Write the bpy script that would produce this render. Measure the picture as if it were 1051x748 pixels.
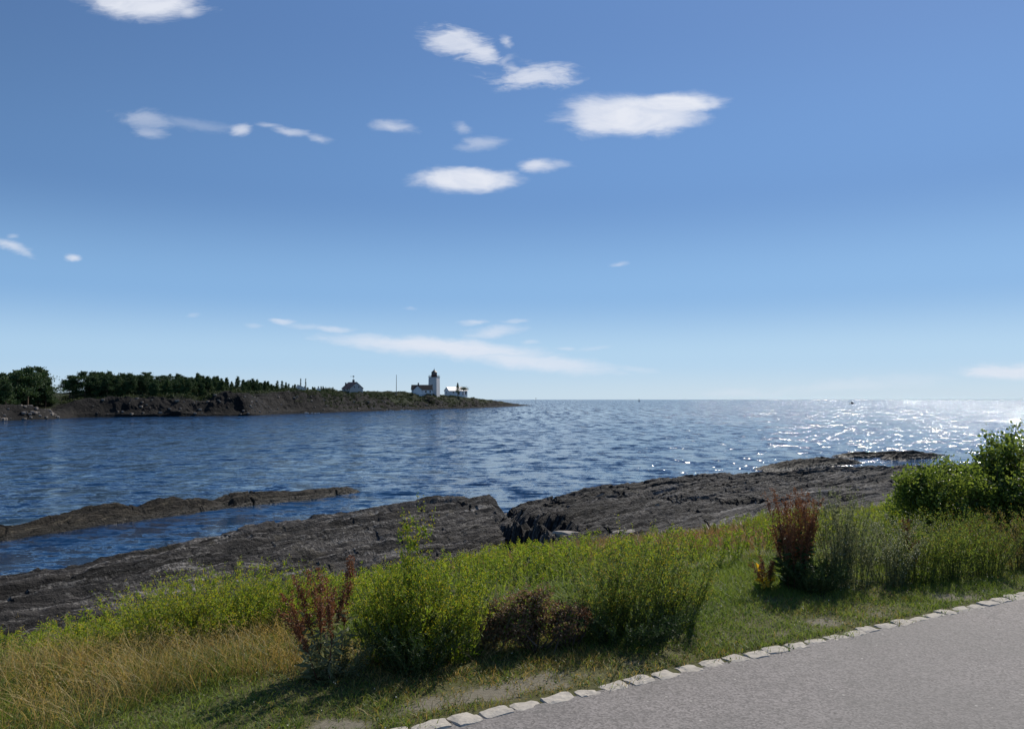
import bpy, bmesh, math, random
import numpy as np
from mathutils import Vector

for o in list(bpy.data.objects): bpy.data.objects.remove(o)
scene = bpy.context.scene
COL = scene.collection
R = math.radians
rng = np.random.default_rng(7)
random.seed(7)

# ---------------------------------------------------------------- camera
FPX, CX, CY, HY = 825.0, 525.5, 374.0, 410.0
PITCH = math.atan((HY - CY) / FPX)
EYE = 1.6
WATER = -4.4
cam_d = bpy.data.cameras.new("camera"); cam = bpy.data.objects.new("camera", cam_d); COL.objects.link(cam)
cam.location = (0, 0, EYE); cam.rotation_euler = (math.pi/2 + PITCH, 0, 0)
cam_d.sensor_width = 36; cam_d.lens = 36 * FPX / 1051.0
cam_d.clip_start = 0.1; cam_d.clip_end = 90000
scene.camera = cam

def ray(px, py):
    x = (px - CX) / FPX; u = -(py - CY) / FPX
    c, s = math.cos(PITCH), math.sin(PITCH)
    return np.array([x, c - s*u, s + c*u])

# ---------------------------------------------------------------- light and sky
SUN_AZ, SUN_EL = R(34), R(42)          # azimuth clockwise from +Y (to the right), elevation
sd = bpy.data.lights.new("sun", 'SUN'); sd.energy = 4.9; sd.angle = R(0.55); sd.color = (1, 0.93, 0.83)
sun = bpy.data.objects.new("sun", sd); COL.objects.link(sun)
sv = Vector((math.sin(SUN_AZ)*math.cos(SUN_EL), math.cos(SUN_AZ)*math.cos(SUN_EL), math.sin(SUN_EL)))
sun.rotation_euler = sv.to_track_quat('Z', 'Y').to_euler()
scene.view_settings.view_transform = 'Standard'; scene.view_settings.look = 'None'
scene.view_settings.exposure = 0.0; scene.view_settings.gamma = 1
scene.view_settings.use_curve_mapping = False

class NT:
    def __init__(s, tree): s.t = tree; s.n = tree.nodes; s.n.clear()
    def new(s, ty, **kw):
        nd = s.n.new(ty)
        for k, v in kw.items(): setattr(nd, k, v)
        return nd
    def link(s, a, b): s.t.links.new(a, b)
    def put(s, sock, v):
        if isinstance(v, bpy.types.NodeSocket): s.link(v, sock)
        else: sock.default_value = v
    def math(s, op, a, b=None, clamp=False):
        m = s.new('ShaderNodeMath', operation=op, use_clamp=clamp); s.put(m.inputs[0], a)
        if b is not None: s.put(m.inputs[1], b)
        return m.outputs[0]
    def mix(s, f, a, b, blend='MIX'):
        m = s.new('ShaderNodeMix', data_type='RGBA', blend_type=blend)
        s.put(m.inputs[0], f); s.put(m.inputs[6], a); s.put(m.inputs[7], b); return m.outputs[2]
    def noise(s, vec, scale, detail=4, rough=0.55, dist=0.0):
        n = s.new('ShaderNodeTexNoise'); n.inputs['Scale'].default_value = scale
        n.inputs['Detail'].default_value = detail; n.inputs['Roughness'].default_value = rough
        n.inputs['Distortion'].default_value = dist
        if vec is not None: s.link(vec, n.inputs['Vector'])
        return n.outputs['Fac']
    def rng(s, v, a, b, c=0.0, d=1.0, smooth=True):
        m = s.new('ShaderNodeMapRange', interpolation_type='SMOOTHSTEP' if smooth else 'LINEAR')
        s.put(m.inputs[0], v); s.put(m.inputs[1], a); s.put(m.inputs[2], b); s.put(m.inputs[3], c); s.put(m.inputs[4], d)
        return m.outputs[0]
    def scale(s, vec, sc, rot=(0,0,0), loc=(0,0,0)):
        m = s.new('ShaderNodeMapping'); m.inputs['Scale'].default_value = sc; m.inputs['Rotation'].default_value = rot
        m.inputs['Location'].default_value = loc; s.link(vec, m.inputs['Vector']); return m.outputs[0]

world = bpy.data.worlds.new("World"); scene.world = world; world.use_nodes = True
w = NT(world.node_tree)
sky = w.new('ShaderNodeTexSky', sky_type='NISHITA', sun_disc=False)
sky.sun_elevation = SUN_EL; sky.sun_rotation = SUN_AZ
sky.altitude = 0; sky.air_density = 1.0; sky.dust_density = 0.6; sky.ozone_density = 2.2
tc = w.new('ShaderNodeTexCoord')
sep = w.new('ShaderNodeSeparateXYZ'); w.link(tc.outputs['Generated'], sep.inputs[0])
fwd = w.math('MAXIMUM', sep.outputs[1], 0.02)
U = w.math('DIVIDE', sep.outputs[0], fwd); V = w.math('DIVIDE', sep.outputs[2], fwd)
cmb = w.new('ShaderNodeCombineXYZ'); w.link(U, cmb.inputs[0]); w.link(V, cmb.inputs[1])
PV0 = cmb.outputs[0]                       # world direction projected onto a distant plane north of the shore
def warp(vec, sc, amp, stretch):
    t_ = w.new('ShaderNodeTexNoise'); t_.inputs['Scale'].default_value = sc; t_.inputs['Detail'].default_value = 4; t_.inputs['Roughness'].default_value = .6
    w.link(w.scale(vec, (1, stretch, 1)), t_.inputs['Vector'])
    a = w.new('ShaderNodeVectorMath', operation='SUBTRACT'); w.link(t_.outputs['Color'], a.inputs[0]); a.inputs[1].default_value = (.5, .5, .5)
    b = w.new('ShaderNodeVectorMath', operation='MULTIPLY'); w.link(a.outputs[0], b.inputs[0]); b.inputs[1].default_value = (amp, amp*.35, 0)
    c = w.new('ShaderNodeVectorMath', operation='ADD'); w.link(vec, c.inputs[0]); w.link(b.outputs[0], c.inputs[1]); return c.outputs[0]
PV = warp(PV0, 11, .055, 2.0)
nA = w.noise(w.scale(PV, (1, 2.6, 1), (0, 0, R(-8))), 15, 5, 0.6, 0.5)
nB = w.noise(w.scale(PV, (1, 5.0, 1), (0, 0, R(-14))), 34, 5, 0.66, 1.0)
nAc = w.math('SUBTRACT', nA, 0.5); nBc = w.math('SUBTRACT', nB, 0.5)
edge = w.math('ADD', w.math('MULTIPLY', nAc, 2.8), w.math('MULTIPLY', nBc, 1.3))
# x, y, half width, half height, tilt (deg, + is down to the right), density, ruggedness, softness
CLOUDS = [
 (145,3,60,17,4,.95,.5,.5),(185,12,20,9,5,.7,.5,.8),(100,-2,30,8,0,.4,1,.8),
 (148,122,30,10,5,.42,1.1,1.0),(150,137,17,7,12,.40,1.1,1.0),(200,128,45,7,6,.20,.9,1.0),
 (243,134,15,7,10,.7,.7,.9),(274,130,18,4,4,.4,1.0,1),(300,135,25,4.5,8,.6,1.0,1),(330,143,14,5,14,.45,.8,1.0),
 (401,130,24,8,0,.62,.8,1.0),
 (468,42,32,15,14,.90,1.1,.7),(492,54,26,10,18,.85,1.2,.7),(519,43,8,8,0,.55,1.1,1),(522,62,11,5,-25,.35,1.2,1),
 (549,79,42,14,-3,.80,1.2,.75),(530,70,14,8,20,.5,1.2,.9),
 (472,132,13,6,15,.38,1.0,1),(498,147,23,7,-7,.45,1.0,1),
 (478,184,53,13,-1,1.0,.45,.55),(505,184,28,10,-2,.9,.45,.6),(449,189,18,9,0,.5,.8,.9),
 (553,171,20,8,-3,.8,.7,.8),(572,170,16,5,0,.4,1.2,1),
 (650,118,68,22,0,1.0,.40,.45),(690,107,50,13,-2,1.0,.45,.5),(615,125,34,17,-12,.9,.6,.6),(635,99,38,4,-2,.35,.8,1),(728,103,14,7,8,.6,.8,.8),
 (10,252,26,6,16,.65,.8,.9),(28,259,16,4,22,.4,.8,1),(14,243,9,3,0,.3,.8,1),(75,265,9,4,2,.75,.6,.9),
 (455,357,115,11,4,.85,.6,.7),(545,372,95,9,5,.75,.6,.8),(400,353,55,6,3,.35,.9,1),(505,341,34,6,-7,.55,.8,.9),
 (484,332,16,3,0,.5,.8,.9),(526,330,15,2.5,-4,.35,.8,.9),(290,328,15,3,2,.6,.7,.9),(318,334,24,4,5,.3,1.,1),
 (346,337,24,4,4,.5,.8,.9),(545,351,8,2.5,0,.3,.6,1),(578,357,11,2.5,0,.35,.7,1),(605,358,22,2.5,-3,.2,.8,1),(650,379,26,4,3,.25,.9,1),
 (638,270,11,3,-3,.38,.8,1),(425,316,9,2,0,.2,.8,1),(258,334,12,2.5,0,.25,.8,1),(200,323,10,2.5,0,.2,.8,1),
 (1040,381,66,9,1,.8,.7,.8),(1012,381,34,5,-3,.35,.8,1),(870,396,90,8,-3,.25,1.2,1),(750,402,45,6,0,.22,1.,1),(930,390,60,8,-4,.16,1.2,1),
]
acc = None
for (cx, cy, rx, ry, tl, den, rug, soft) in CLOUDS:
    r0 = ray(cx, cy); cu, cv = r0[0]/r0[1], r0[2]/r0[1]
    mp = w.new('ShaderNodeMapping', vector_type='TEXTURE')
    mp.inputs['Location'].default_value = (cu, cv, 0); mp.inputs['Rotation'].default_value = (0, 0, R(-tl))
    mp.inputs['Scale'].default_value = (rx/FPX*1.03, ry/FPX*1.03, 1); w.link(PV, mp.inputs['Vector'])
    ln = w.new('ShaderNodeVectorMath', operation='LENGTH'); w.link(mp.outputs[0], ln.inputs[0])
    d = w.math('ADD', ln.outputs['Value'], w.math('MULTIPLY', edge, rug*0.62))
    m = w.rng(d, 1.22, 1.22 - 1.0*soft - 0.22, 0.0, den)
    acc = m if acc is None else w.math('MAXIMUM', acc, m)
streak = w.rng(nA, 0.28, 0.62, 0.78, 1.0)
acc = w.math('MULTIPLY', acc, streak)
acc = w.math('MULTIPLY', acc, w.math('GREATER_THAN', sep.outputs[1], 0.05))
skyc = w.new('ShaderNodeHueSaturation'); skyc.inputs['Saturation'].default_value = 1.0; skyc.inputs['Value'].default_value = 1.0
w.link(sky.outputs[0], skyc.inputs['Color'])
SKYS = 0.105
# clear summer air over the sea: pale blue at the horizon, deeper overhead
rp_ = w.new('ShaderNodeValToRGB'); rp_.color_ramp.interpolation = 'EASE'
STOPS = [(0.0, (5.2, 6.7, 8.0)), (.05, (4.0, 6.0, 8.1)), (.13, (2.25, 4.25, 7.2)), (.25, (1.30, 2.75, 5.6)), (.45, (.98, 2.05, 4.5)), (1.0, (.6, 1.35, 3.2))]
els = rp_.color_ramp.elements
els[0].position = 0; els[1].position = 1
for p_, c_ in STOPS[1:-1]: els.new(p_)
for e, (p_, c_) in zip(els, STOPS): e.color = (c_[0]/10, c_[1]/10, c_[2]/10, 1)
w.link(sep.outputs[2], rp_.inputs[0])
air = w.mix(1.0, rp_.outputs[0], (10, 10, 10, 1), 'MULTIPLY')
# the air is brighter towards the sun, deeper away from it
dp = w.new('ShaderNodeVectorMath', operation='DOT_PRODUCT'); w.link(tc.outputs['Generated'], dp.inputs[0]); dp.inputs[1].default_value = tuple(sv)
toward = w.rng(dp.outputs['Value'], .35, 1.0, .66, 1.24, False)
wgt = w.rng(sep.outputs[2], .06, .38, 0, 1)
fac_ = w.math('ADD', 1.0, w.math('MULTIPLY', w.math('SUBTRACT', toward, 1.0), wgt))
gm = w.new('ShaderNodeVectorMath', operation='SCALE'); w.link(air, gm.inputs[0]); w.link(fac_, gm.inputs['Scale']); air = gm.outputs[0]
col = w.mix(acc, w.mix(.92, skyc.outputs[0], air), (7.5, 7.8, 8.6, 1))
bg = w.new('ShaderNodeBackground'); bg.inputs['Strength'].default_value = SKYS; w.link(col, bg.inputs['Color'])
out = w.new('ShaderNodeOutputWorld'); w.link(bg.outputs[0], out.inputs[0])
world.cycles.sampling_method = 'MANUAL'; world.cycles.sample_map_resolution = 512

# ---------------------------------------------------------------- numpy helpers
def _h(ix, iy, seed):
    n = (ix.astype(np.int64)*374761393 + iy.astype(np.int64)*668265263 + seed*974634777) & 0xFFFFFFFF
    n = ((n ^ (n >> 13)) * 1274126177) & 0xFFFFFFFF
    n = (n ^ (n >> 16)) & 0xFFFFFFFF
    return n / 4294967295.0
def vnoise(x, y, seed=0):
    x = np.asarray(x, float); y = np.asarray(y, float)
    ix = np.floor(x); iy = np.floor(y); fx = x-ix; fy = y-iy
    fx = fx*fx*(3-2*fx); fy = fy*fy*(3-2*fy)
    a = _h(ix, iy, seed); b = _h(ix+1, iy, seed); c = _h(ix, iy+1, seed); d = _h(ix+1, iy+1, seed)
    return (a*(1-fx)+b*fx)*(1-fy) + (c*(1-fx)+d*fx)*fy
def fbm(x, y, seed=0, octv=4, gain=0.5):
    s = 0; a = 1; t = 0
    for i in range(octv):
        s = s + a*vnoise(x*2**i, y*2**i, seed+i*17); t += a; a *= gain
    return s/t
def sstep(a, b, x):
    t = np.clip((x-a)/(b-a), 0, 1); return t*t*(3-2*t)

def make_mesh(name, V3, F, mats, mi=None, smooth=False, uv=None):
    V3 = np.asarray(V3, np.float32).reshape(-1, 3); F = np.asarray(F, np.int32)
    k = F.shape[1]
    me = bpy.data.meshes.new(name)
    me.vertices.add(len(V3)); me.vertices.foreach_set('co', V3.ravel())
    me.loops.add(F.size); me.polygons.add(len(F))
    me.loops.foreach_set('vertex_index', F.ravel())
    me.polygons.foreach_set('loop_start', np.arange(0, F.size, k, dtype=np.int32))
    if mi is not None: me.polygons.foreach_set('material_index', np.asarray(mi, np.int32))
    me.polygons.foreach_set('use_smooth', np.full(len(F), smooth, bool))
    if uv is not None:
        l = me.uv_layers.new(name='UVMap'); l.data.foreach_set('uv', np.asarray(uv, np.float32)[F.ravel()].ravel())
    for m in (mats if isinstance(mats, (list, tuple)) else [mats]): me.materials.append(m)
    me.update(calc_edges=True)
    return me

def link(name, me, parent=None, loc=None):
    o = bpy.data.objects.new(name, me); COL.objects.link(o)
    if parent is not None: o.parent = parent
    if loc is not None: o.location = loc
    return o
def tag(o, label=None, cat=None, group=None, kind=None):
    if label: o['label'] = label
    if cat: o['category'] = cat
    if group: o['group'] = group
    if kind: o['kind'] = kind
    return o
def thing(name, label, cat, loc=(0,0,0), rz=0, group=None):
    o = link(name, None); o.location = tuple(float(v) for v in loc); o.rotation_euler = (0, 0, rz)
    return tag(o, label, cat, group)
def copy_tree(root, loc, rz, label, sc=1.0, group=None, name=None):
    r = root.copy(); COL.objects.link(r); r.location = tuple(float(v) for v in loc); r.rotation_euler = (0, 0, rz)
    if np.isscalar(sc): sc = (sc, sc, sc)
    r.scale = tuple(float(v) for v in sc); r['label'] = label
    if group: r['group'] = group
    for ch in list(root.children):
        c = ch.copy(); COL.objects.link(c); c.parent = r
        for g in list(ch.children):
            q = g.copy(); COL.objects.link(q); q.parent = c
    return r

def grid_faces(nu, nv):
    i = np.arange(nu-1)[:, None]*nv + np.arange(nv-1)[None, :]
    i = i.ravel(); return np.stack([i, i+nv, i+nv+1, i+1], 1)
def unit(v): return v/np.maximum(np.linalg.norm(v, axis=-1, keepdims=True), 1e-9)

class Bank:
    """collects quads for one mesh"""
    def __init__(s): s.v = []; s.f = []; s.m = []; s.n = 0
    def add(s, V3, F, m=0):
        V3 = np.asarray(V3).reshape(-1, 3); F = np.asarray(F)
        s.v.append(V3); s.f.append(F+s.n); s.m.append(np.full(len(F), m)); s.n += len(V3)
    def leaves(s, P, D, L, W, m=0, fold=0.25):
        N = len(P); D = unit(D); S = unit(np.cross(D, rng.normal(size=(N, 3)))); B = np.cross(D, S)
        L = np.broadcast_to(L, N)[:, None]; W = np.broadcast_to(W, N)[:, None]
        mid = P + D*L*.45
        V4 = np.stack([P, mid+S*W/2+B*W*fold, P+D*L, mid-S*W/2+B*W*fold], 1)
        s.add(V4, np.arange(4*N).reshape(N, 4), m)
    def blades(s, P, lean, H, W, m=0):
        """curved grass blades; lean (N,2) horizontal tip offset"""
        N = len(P); a = rng.uniform(0, 2*np.pi, N); S = np.stack([np.cos(a), np.sin(a), 0*a], 1)*np.broadcast_to(W, N)[:, None]/2
        H = np.broadcast_to(H, N)[:, None]; Z = np.array([0, 0, 1.0]); l3 = np.concatenate([lean, np.zeros((N, 1))], 1)
        m1 = P + Z*H*.55 + l3*.3; tp = P + Z*H + l3
        V6 = np.stack([P-S, P+S, m1-S*.8, m1+S*.8, tp-S*.12, tp+S*.12], 1)
        b = 6*np.arange(N)[:, None]
        s.add(V6, np.concatenate([b+np.array([0, 1, 3, 2]), b+np.array([2, 3, 5, 4])]), m)
    def tubes(s, P, r, m=0, k=3):
        """P (N,K,3) polylines, r (N,K) radii"""
        N, K, _ = P.shape; r = np.broadcast_to(r, (N, K))
        T = unit(np.gradient(P, axis=1)); ref = np.zeros_like(T); ref[..., 0] = .35; ref[..., 1] = .93
        A = unit(np.cross(T, ref)); B = np.cross(T, A)
        ang = np.arange(k)*2*np.pi/k
        ring = P[:, :, None]+(A[:, :, None]*np.cos(ang)[None, None, :, None]+B[:, :, None]*np.sin(ang)[None, None, :, None])*r[:, :, None, None]
        base = (np.arange(N)*K*k)[:, None, None]; j = np.arange(K-1)[None, :, None]*k; q = np.arange(k)[None, None, :]; q2 = (q+1) % k
        F = np.stack([base+j+q, base+j+q2, base+j+k+q2, base+j+k+q], -1).reshape(-1, 4)
        s.add(ring, F, m)
    def box(s, c, d, m=0, rz=0):
        c = np.array(c, float); x, y, z = np.array(d, float)/2
        v = np.array([(-x,-y,-z),(x,-y,-z),(x,y,-z),(-x,y,-z),(-x,-y,z),(x,-y,z),(x,y,z),(-x,y,z)])
        cs, sn = math.cos(rz), math.sin(rz); v = np.stack([v[:,0]*cs-v[:,1]*sn, v[:,0]*sn+v[:,1]*cs, v[:,2]], 1)+c
        s.add(v, np.array([(0,3,2,1),(4,5,6,7),(0,1,5,4),(1,2,6,5),(2,3,7,6),(3,0,4,7)]), m)
    def mesh(s, name, mats, smooth=False):
        return make_mesh(name, np.concatenate(s.v), np.concatenate(s.f), mats, np.concatenate(s.m), smooth)
    def arrays(s): return np.concatenate(s.v), np.concatenate(s.f), np.concatenate(s.m)

def scatter(bank, proto, pos, sc, rz, tilt=0.0):
    V0, F0, M0 = proto; N = len(pos)
    c, sn = np.cos(rz)[:, None], np.sin(rz)[:, None]
    sc = np.asarray(sc); sc = sc[:, None] if sc.ndim == 1 else sc
    X = V0[None, :, 0]*sc; Y = V0[None, :, 1]*sc; Z = V0[None, :, 2]*sc
    W3 = np.stack([X*c-Y*sn, X*sn+Y*c, Z], -1)
    if tilt: W3[..., :2] += W3[..., 2:3]*rng.normal(size=(N, 1, 2))*tilt
    W3 = W3 + pos[:, None, :]
    F = (F0[None]+(np.arange(N)*len(V0))[:, None, None]).reshape(-1, 4)
    bank.v.append(W3.reshape(-1, 3)); bank.f.append(F+bank.n); bank.m.append(np.tile(M0, N)); bank.n += N*len(V0)

# ---------------------------------------------------------------- materials
def mat(name):
    m = bpy.data.materials.new(name); m.use_nodes = True; return m, NT(m.node_tree)
def finish(n, shader):
    o = n.new('ShaderNodeOutputMaterial'); n.link(shader, o.inputs['Surface'])
def principled(n, col, rough=0.7, spec=0.5, bump=None, bstr=0.3, bdist=0.02, metal=0):
    p = n.new('ShaderNodeBsdfPrincipled'); n.put(p.inputs['Base Color'], col); n.put(p.inputs['Roughness'], rough)
    p.inputs['Specular IOR Level'].default_value = spec; p.inputs['Metallic'].default_value = metal
    if bump is not None:
        b = n.new('ShaderNodeBump'); b.inputs['Strength'].default_value = bstr; b.inputs['Distance'].default_value = bdist
        n.link(bump, b.inputs['Height']); n.link(b.outputs[0], p.inputs['Normal'])
    return p.outputs[0]
def c4(c): return (c[0], c[1], c[2], 1)
def leaf_mat(name, cols, trans=0.42, rough=0.55, patch=0.6, sat=1.0):
    cols = [tuple(v*(1.0 if max(c) > .4 else 1.18) for v in c) for c in cols]
    """leaf: colours vary from leaf to leaf and in loose patches; thin leaves let sun through"""
    m, n = mat(name)
    g = n.new('ShaderNodeNewGeometry'); ri = g.outputs['Random Per Island']
    ramp = n.new('ShaderNodeValToRGB'); els = ramp.color_ramp.elements
    els[0].color = c4(cols[0]); els[1].color = c4(cols[-1])
    for i in range(1, len(cols)-1):
        e = els.new(i/(len(cols)-1)); e.color = c4(cols[i])
    nz = n.noise(g.outputs['Position'], patch, 3)
    f = n.math('ADD', n.math('MULTIPLY', ri, 0.62), n.math('MULTIPLY', n.rng(nz, .3, .7), 0.38), True)
    n.link(f, ramp.inputs[0])
    p = principled(n, ramp.outputs[0], rough, 0.35)
    t = n.new('ShaderNodeBsdfTranslucent'); n.link(n.mix(0.5, ramp.outputs[0], n.mix(1.0, ramp.outputs[0], (1.5, 1.35, .6, 1), 'MULTIPLY')), t.inputs[0])
    mx = n.new('ShaderNodeMixShader'); mx.inputs[0].default_value = trans
    n.link(p, mx.inputs[1]); n.link(t.outputs[0], mx.inputs[2]); finish(n, mx.outputs[0]); return m
def plain_mat(name, col, rough=0.7, var=0.25, scale=6, spec=0.4, metal=0, bstr=0.2):
    m, n = mat(name); g = n.new('ShaderNodeNewGeometry')
    nz = n.noise(g.outputs['Position'], scale, 5)
    lo = tuple(c*(1-var) for c in col); hi = tuple(min(1, c*(1+var)) for c in col)
    finish(n, principled(n, n.mix(nz, c4(lo), c4(hi)), rough, spec, nz, bstr, 0.02, metal)); return m

M = {}
# asphalt: fine pale and dark aggregate, faint worn patches and a few cracks
m, n = mat('asphalt'); g = n.new('ShaderNodeNewGeometry'); P = g.outputs['Position']
vo = n.new('ShaderNodeTexVoronoi', feature='F1'); vo.inputs['Scale'].default_value = 95; n.link(P, vo.inputs['Vector'])
sp = n.new('ShaderNodeSeparateColor'); n.link(vo.outputs['Color'], sp.inputs[0])
ag = n.rng(sp.outputs[0], 0, 1, .6, 1.4, False)
base = n.mix(n.noise(P, 1.3, 4), (.162, .148, .139, 1), (.206, .188, .177, 1))
base = n.mix(1.0, base, n.mix(1.0, (1, 1, 1, 1), ag, 'MULTIPLY'), 'MULTIPLY')
fine = n.noise(P, 60, 5, .7)
base = n.mix(n.rng(fine, .62, .82), base, (.27, .26, .25, 1))
base = n.mix(n.rng(n.noise(P, 3.2, 6, .7), .48, .66, 0, .28), base, (.10, .096, .088, 1))
base = n.mix(n.rng(n.noise(P, .55, 3), .40, .62, 0, .35), base, (.135, .13, .118, 1))
vp = n.new('ShaderNodeTexVoronoi', feature='F1'); vp.inputs['Scale'].default_value = 9; vp.inputs['Randomness'].default_value = 1; n.link(P, vp.inputs['Vector'])
base = n.mix(n.rng(vp.outputs['Distance'], .075, .055, 0, .8), base, n.mix(n.rng(n.noise(P, 5, 1), .49, .51), (.05, .045, .04, 1), (.42, .40, .36, 1)))
finish(n, principled(n, base, .82, .35, n.math('ADD', vo.outputs['Distance'], fine), .15, .003)); M['asphalt'] = m
# ground under the plants
m, n = mat('ground_soil'); g = n.new('ShaderNodeNewGeometry'); P = g.outputs['Position']
at = n.new('ShaderNodeAttribute', attribute_name='bare'); n1 = n.noise(P, 2.2, 6, .65); n2 = n.noise(P, 38, 6, .7)
green = n.mix(n1, (.05, .065, .020, 1), (.12, .105, .045, 1))
dirt = n.mix(n2, (.09, .08, .055, 1), (.26, .235, .18, 1))
f = n.rng(n.math('ADD', at.outputs['Fac'], n.math('MULTIPLY', n.math('SUBTRACT', n2, .5), .9)), .35, .75)
finish(n, principled(n, n.mix(f, green, dirt), .95, .2, n2, .6, .02)); M['soil'] = m
# layered shore rock
def rock_mat(name, a, b, streak, wet=True, uv=True, pale=(.30, .275, .24)):
    m, n = mat(name); g = n.new('ShaderNodeNewGeometry'); P = g.outputs['Position']
    if uv: V0 = n.new('ShaderNodeUVMap').outputs[0]
    else: V0 = P
    st = n.noise(n.scale(V0, streak), 1.0, 8, .68, .6)
    st2 = n.noise(n.scale(V0, tuple(v*3.7 for v in streak)), 1.0, 6, .7, .3)
    fn = n.noise(P, 9, 7, .7)
    c = n.mix(n.rng(st, .36, .62), c4(a), c4(b))
    c = n.mix(n.rng(n.math('ADD', n.math('MULTIPLY', st2, .6), n.math('MULTIPLY', fn, .4)), .51, .62, 0, .85), c, c4(pale))
    c = n.mix(n.rng(st2, .46, .36, 0, .9), c, (.010, .009, .009, 1))
    c = n.mix(n.rng(n.noise(P, .8, 5), .58, .7, 0, .4), c, (.060, .050, .026, 1))
    bed = n.noise(n.scale(V0, (.035, .8, 1)), 1.0, 4, .6, .4)
    c = n.mix(1.0, c, n.rng(bed, .36, .62, .50, 1.55), 'MULTIPLY')      # beds of darker and paler stone
    r = .62
    if wet:
        sz = n.new('ShaderNodeSeparateXYZ'); n.link(P, sz.inputs[0])
        wv = n.math('ADD', sz.outputs[2], n.math('MULTIPLY', fn, .35))
        wf = n.rng(wv, WATER+.62, WATER+.22)
        c = n.mix(n.math('MULTIPLY', wf, .8), c, (.016, .014, .009, 1)); r = n.rng(wf, 0, 1, .7, .3)
    finish(n, principled(n, c, r, .16, n.math('ADD', st2, n.math('MULTIPLY', fn, .6)), 1.0, .16)); return m
M['rock'] = rock_mat('shore_rock', (.011, .0105, .010), (.048, .044, .041), (.07, 1.5, 1), pale=(.24,.225,.205))
M['reef'] = rock_mat('reef_rock', (.012, .010, .008), (.050, .041, .029), (.3, 2.6, 1), pale=(.15,.125,.085))
M['island'] = None
m, n = mat('island_rock'); g = n.new('ShaderNodeNewGeometry'); P = g.outputs['Position']
at = n.new('ShaderNodeAttribute', attribute_name='green')
a1 = n.noise(n.scale(P, (.1, .1, .42), (.2, .1, 0)), 1, 8, .68, .5); a2 = n.noise(P, .9, 6, .75)
rk = n.mix(n.rng(a1, .35, .65), (.006, .006, .006, 1), (.020, .018, .016, 1)); rk = n.mix(n.rng(a2, .60, .74, 0, .9), rk, (.17, .145, .12, 1))
gr = n.mix(n.rng(a2, .35, .65), (.012, .022, .008, 1), (.036, .044, .016, 1)); gr = n.mix(n.rng(a1, .55, .7, 0, .6), gr, (.052, .045, .026, 1))
f = n.rng(n.math('ADD', at.outputs['Fac'], n.math('MULTIPLY', n.math('SUBTRACT', a2, .5), 1.3)), .4, .6)
finish(n, principled(n, n.mix(f, rk, gr), .9, .2, n.math('ADD', a1, a2), 1.0, .8)); M['island'] = m
# water
m, n = mat('sea_water'); g = n.new('ShaderNodeNewGeometry'); P = g.outputs['Position']
def slope(vec, scale, amp, detail=2, rough=.6):
    t_ = n.new('ShaderNodeTexNoise'); t_.inputs['Scale'].default_value = scale; t_.inputs['Detail'].default_value = detail; t_.inputs['Roughness'].default_value = rough
    n.link(vec, t_.inputs['Vector'])
    v1 = n.new('ShaderNodeVectorMath', operation='SUBTRACT'); n.link(t_.outputs['Color'], v1.inputs[0]); v1.inputs[1].default_value = (.5, .5, .5)
    v2 = n.new('ShaderNodeVectorMath', operation='MULTIPLY'); n.link(v1.outputs[0], v2.inputs[0]); v2.inputs[1].default_value = (amp, amp*1.25, 0)
    return v2.outputs[0]
def vadd(a, c):
    v = n.new('ShaderNodeVectorMath', operation='ADD'); n.link(a, v.inputs[0]); n.link(c, v.inputs[1]); return v.outputs[0]
b3 = n.noise(n.scale(P, (.35, 1, 1), (0, 0, R(8))), .06, 5, .6, .5)
sl = vadd(slope(n.scale(P, (.6, 1.5, 1), (0, 0, R(20))), .9, 1.55, 3), slope(n.scale(P, (.7, 1.4, 1), (0, 0, R(-15))), 4.5, .85, 2))
sl = vadd(sl, slope(n.scale(P, (.5, 1, 1)), .12, .2, 3))
sl = vadd(sl, slope(n.scale(P, (1, .38, 1)), .5, 1.05, 2))
py_ = n.new('ShaderNodeSeparateXYZ'); n.link(P, py_.inputs[0])
chop = n.new('ShaderNodeVectorMath', operation='SCALE'); n.link(slope(n.scale(P, (1, .09, 1)), .45, 1.7, 2), chop.inputs[0]); n.link(n.rng(py_.outputs[1], 60, 400), chop.inputs['Scale'])
sl = vadd(sl, chop.outputs[0])
gust = n.new('ShaderNodeVectorMath', operation='SCALE'); n.link(sl, gust.inputs[0]); n.link(n.rng(b3, .3, .7, .88, 1.1), gust.inputs['Scale'])
nv = n.new('ShaderNodeVectorMath', operation='NORMALIZE'); n.link(vadd(g.outputs['Normal'], gust.outputs[0]), nv.inputs[0])
deep = n.mix(n.rng(b3, .35, .65), (.004, .026, .075, 1), (.010, .046, .110, 1))
p = n.new('ShaderNodeBsdfPrincipled'); n.link(deep, p.inputs['Base Color']); p.inputs['Roughness'].default_value = .10; p.inputs['IOR'].default_value = 1.333
n.link(nv.outputs[0], p.inputs['Normal'])
finish(n, p.outputs[0]); M['water'] = m
M['granite'] = plain_mat('granite', (.42, .385, .33), .9, .35, 22, .2, 0, .5)
M['boulder'] = plain_mat('boulder_stone', (.26, .235, .20), .85, .45, 7, .3, 0, .6)
M['white'] = plain_mat('white_paint', (.80, .80, .79), .7, .08, 1.5)
M['whiteroof'] = plain_mat('pale_roof', (.80, .80, .80), .42, .05, 1.5, .8)
M['slate'] = plain_mat('dark_roof', (.022, .022, .026), .8, .25, 3, .15)
M['redroof'] = plain_mat('brown_roof', (.075, .048, .042), .7, .25, 3)
M['dark'] = plain_mat('dark_paint', (.03, .032, .036), .5, .2, 3)
M['redpaint'] = plain_mat('red_paint', (.10, .03, .025), .5, .2, 3)
M['window'] = plain_mat('window_glass', (.035, .045, .06), .12, .2, 2, .6)
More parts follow.
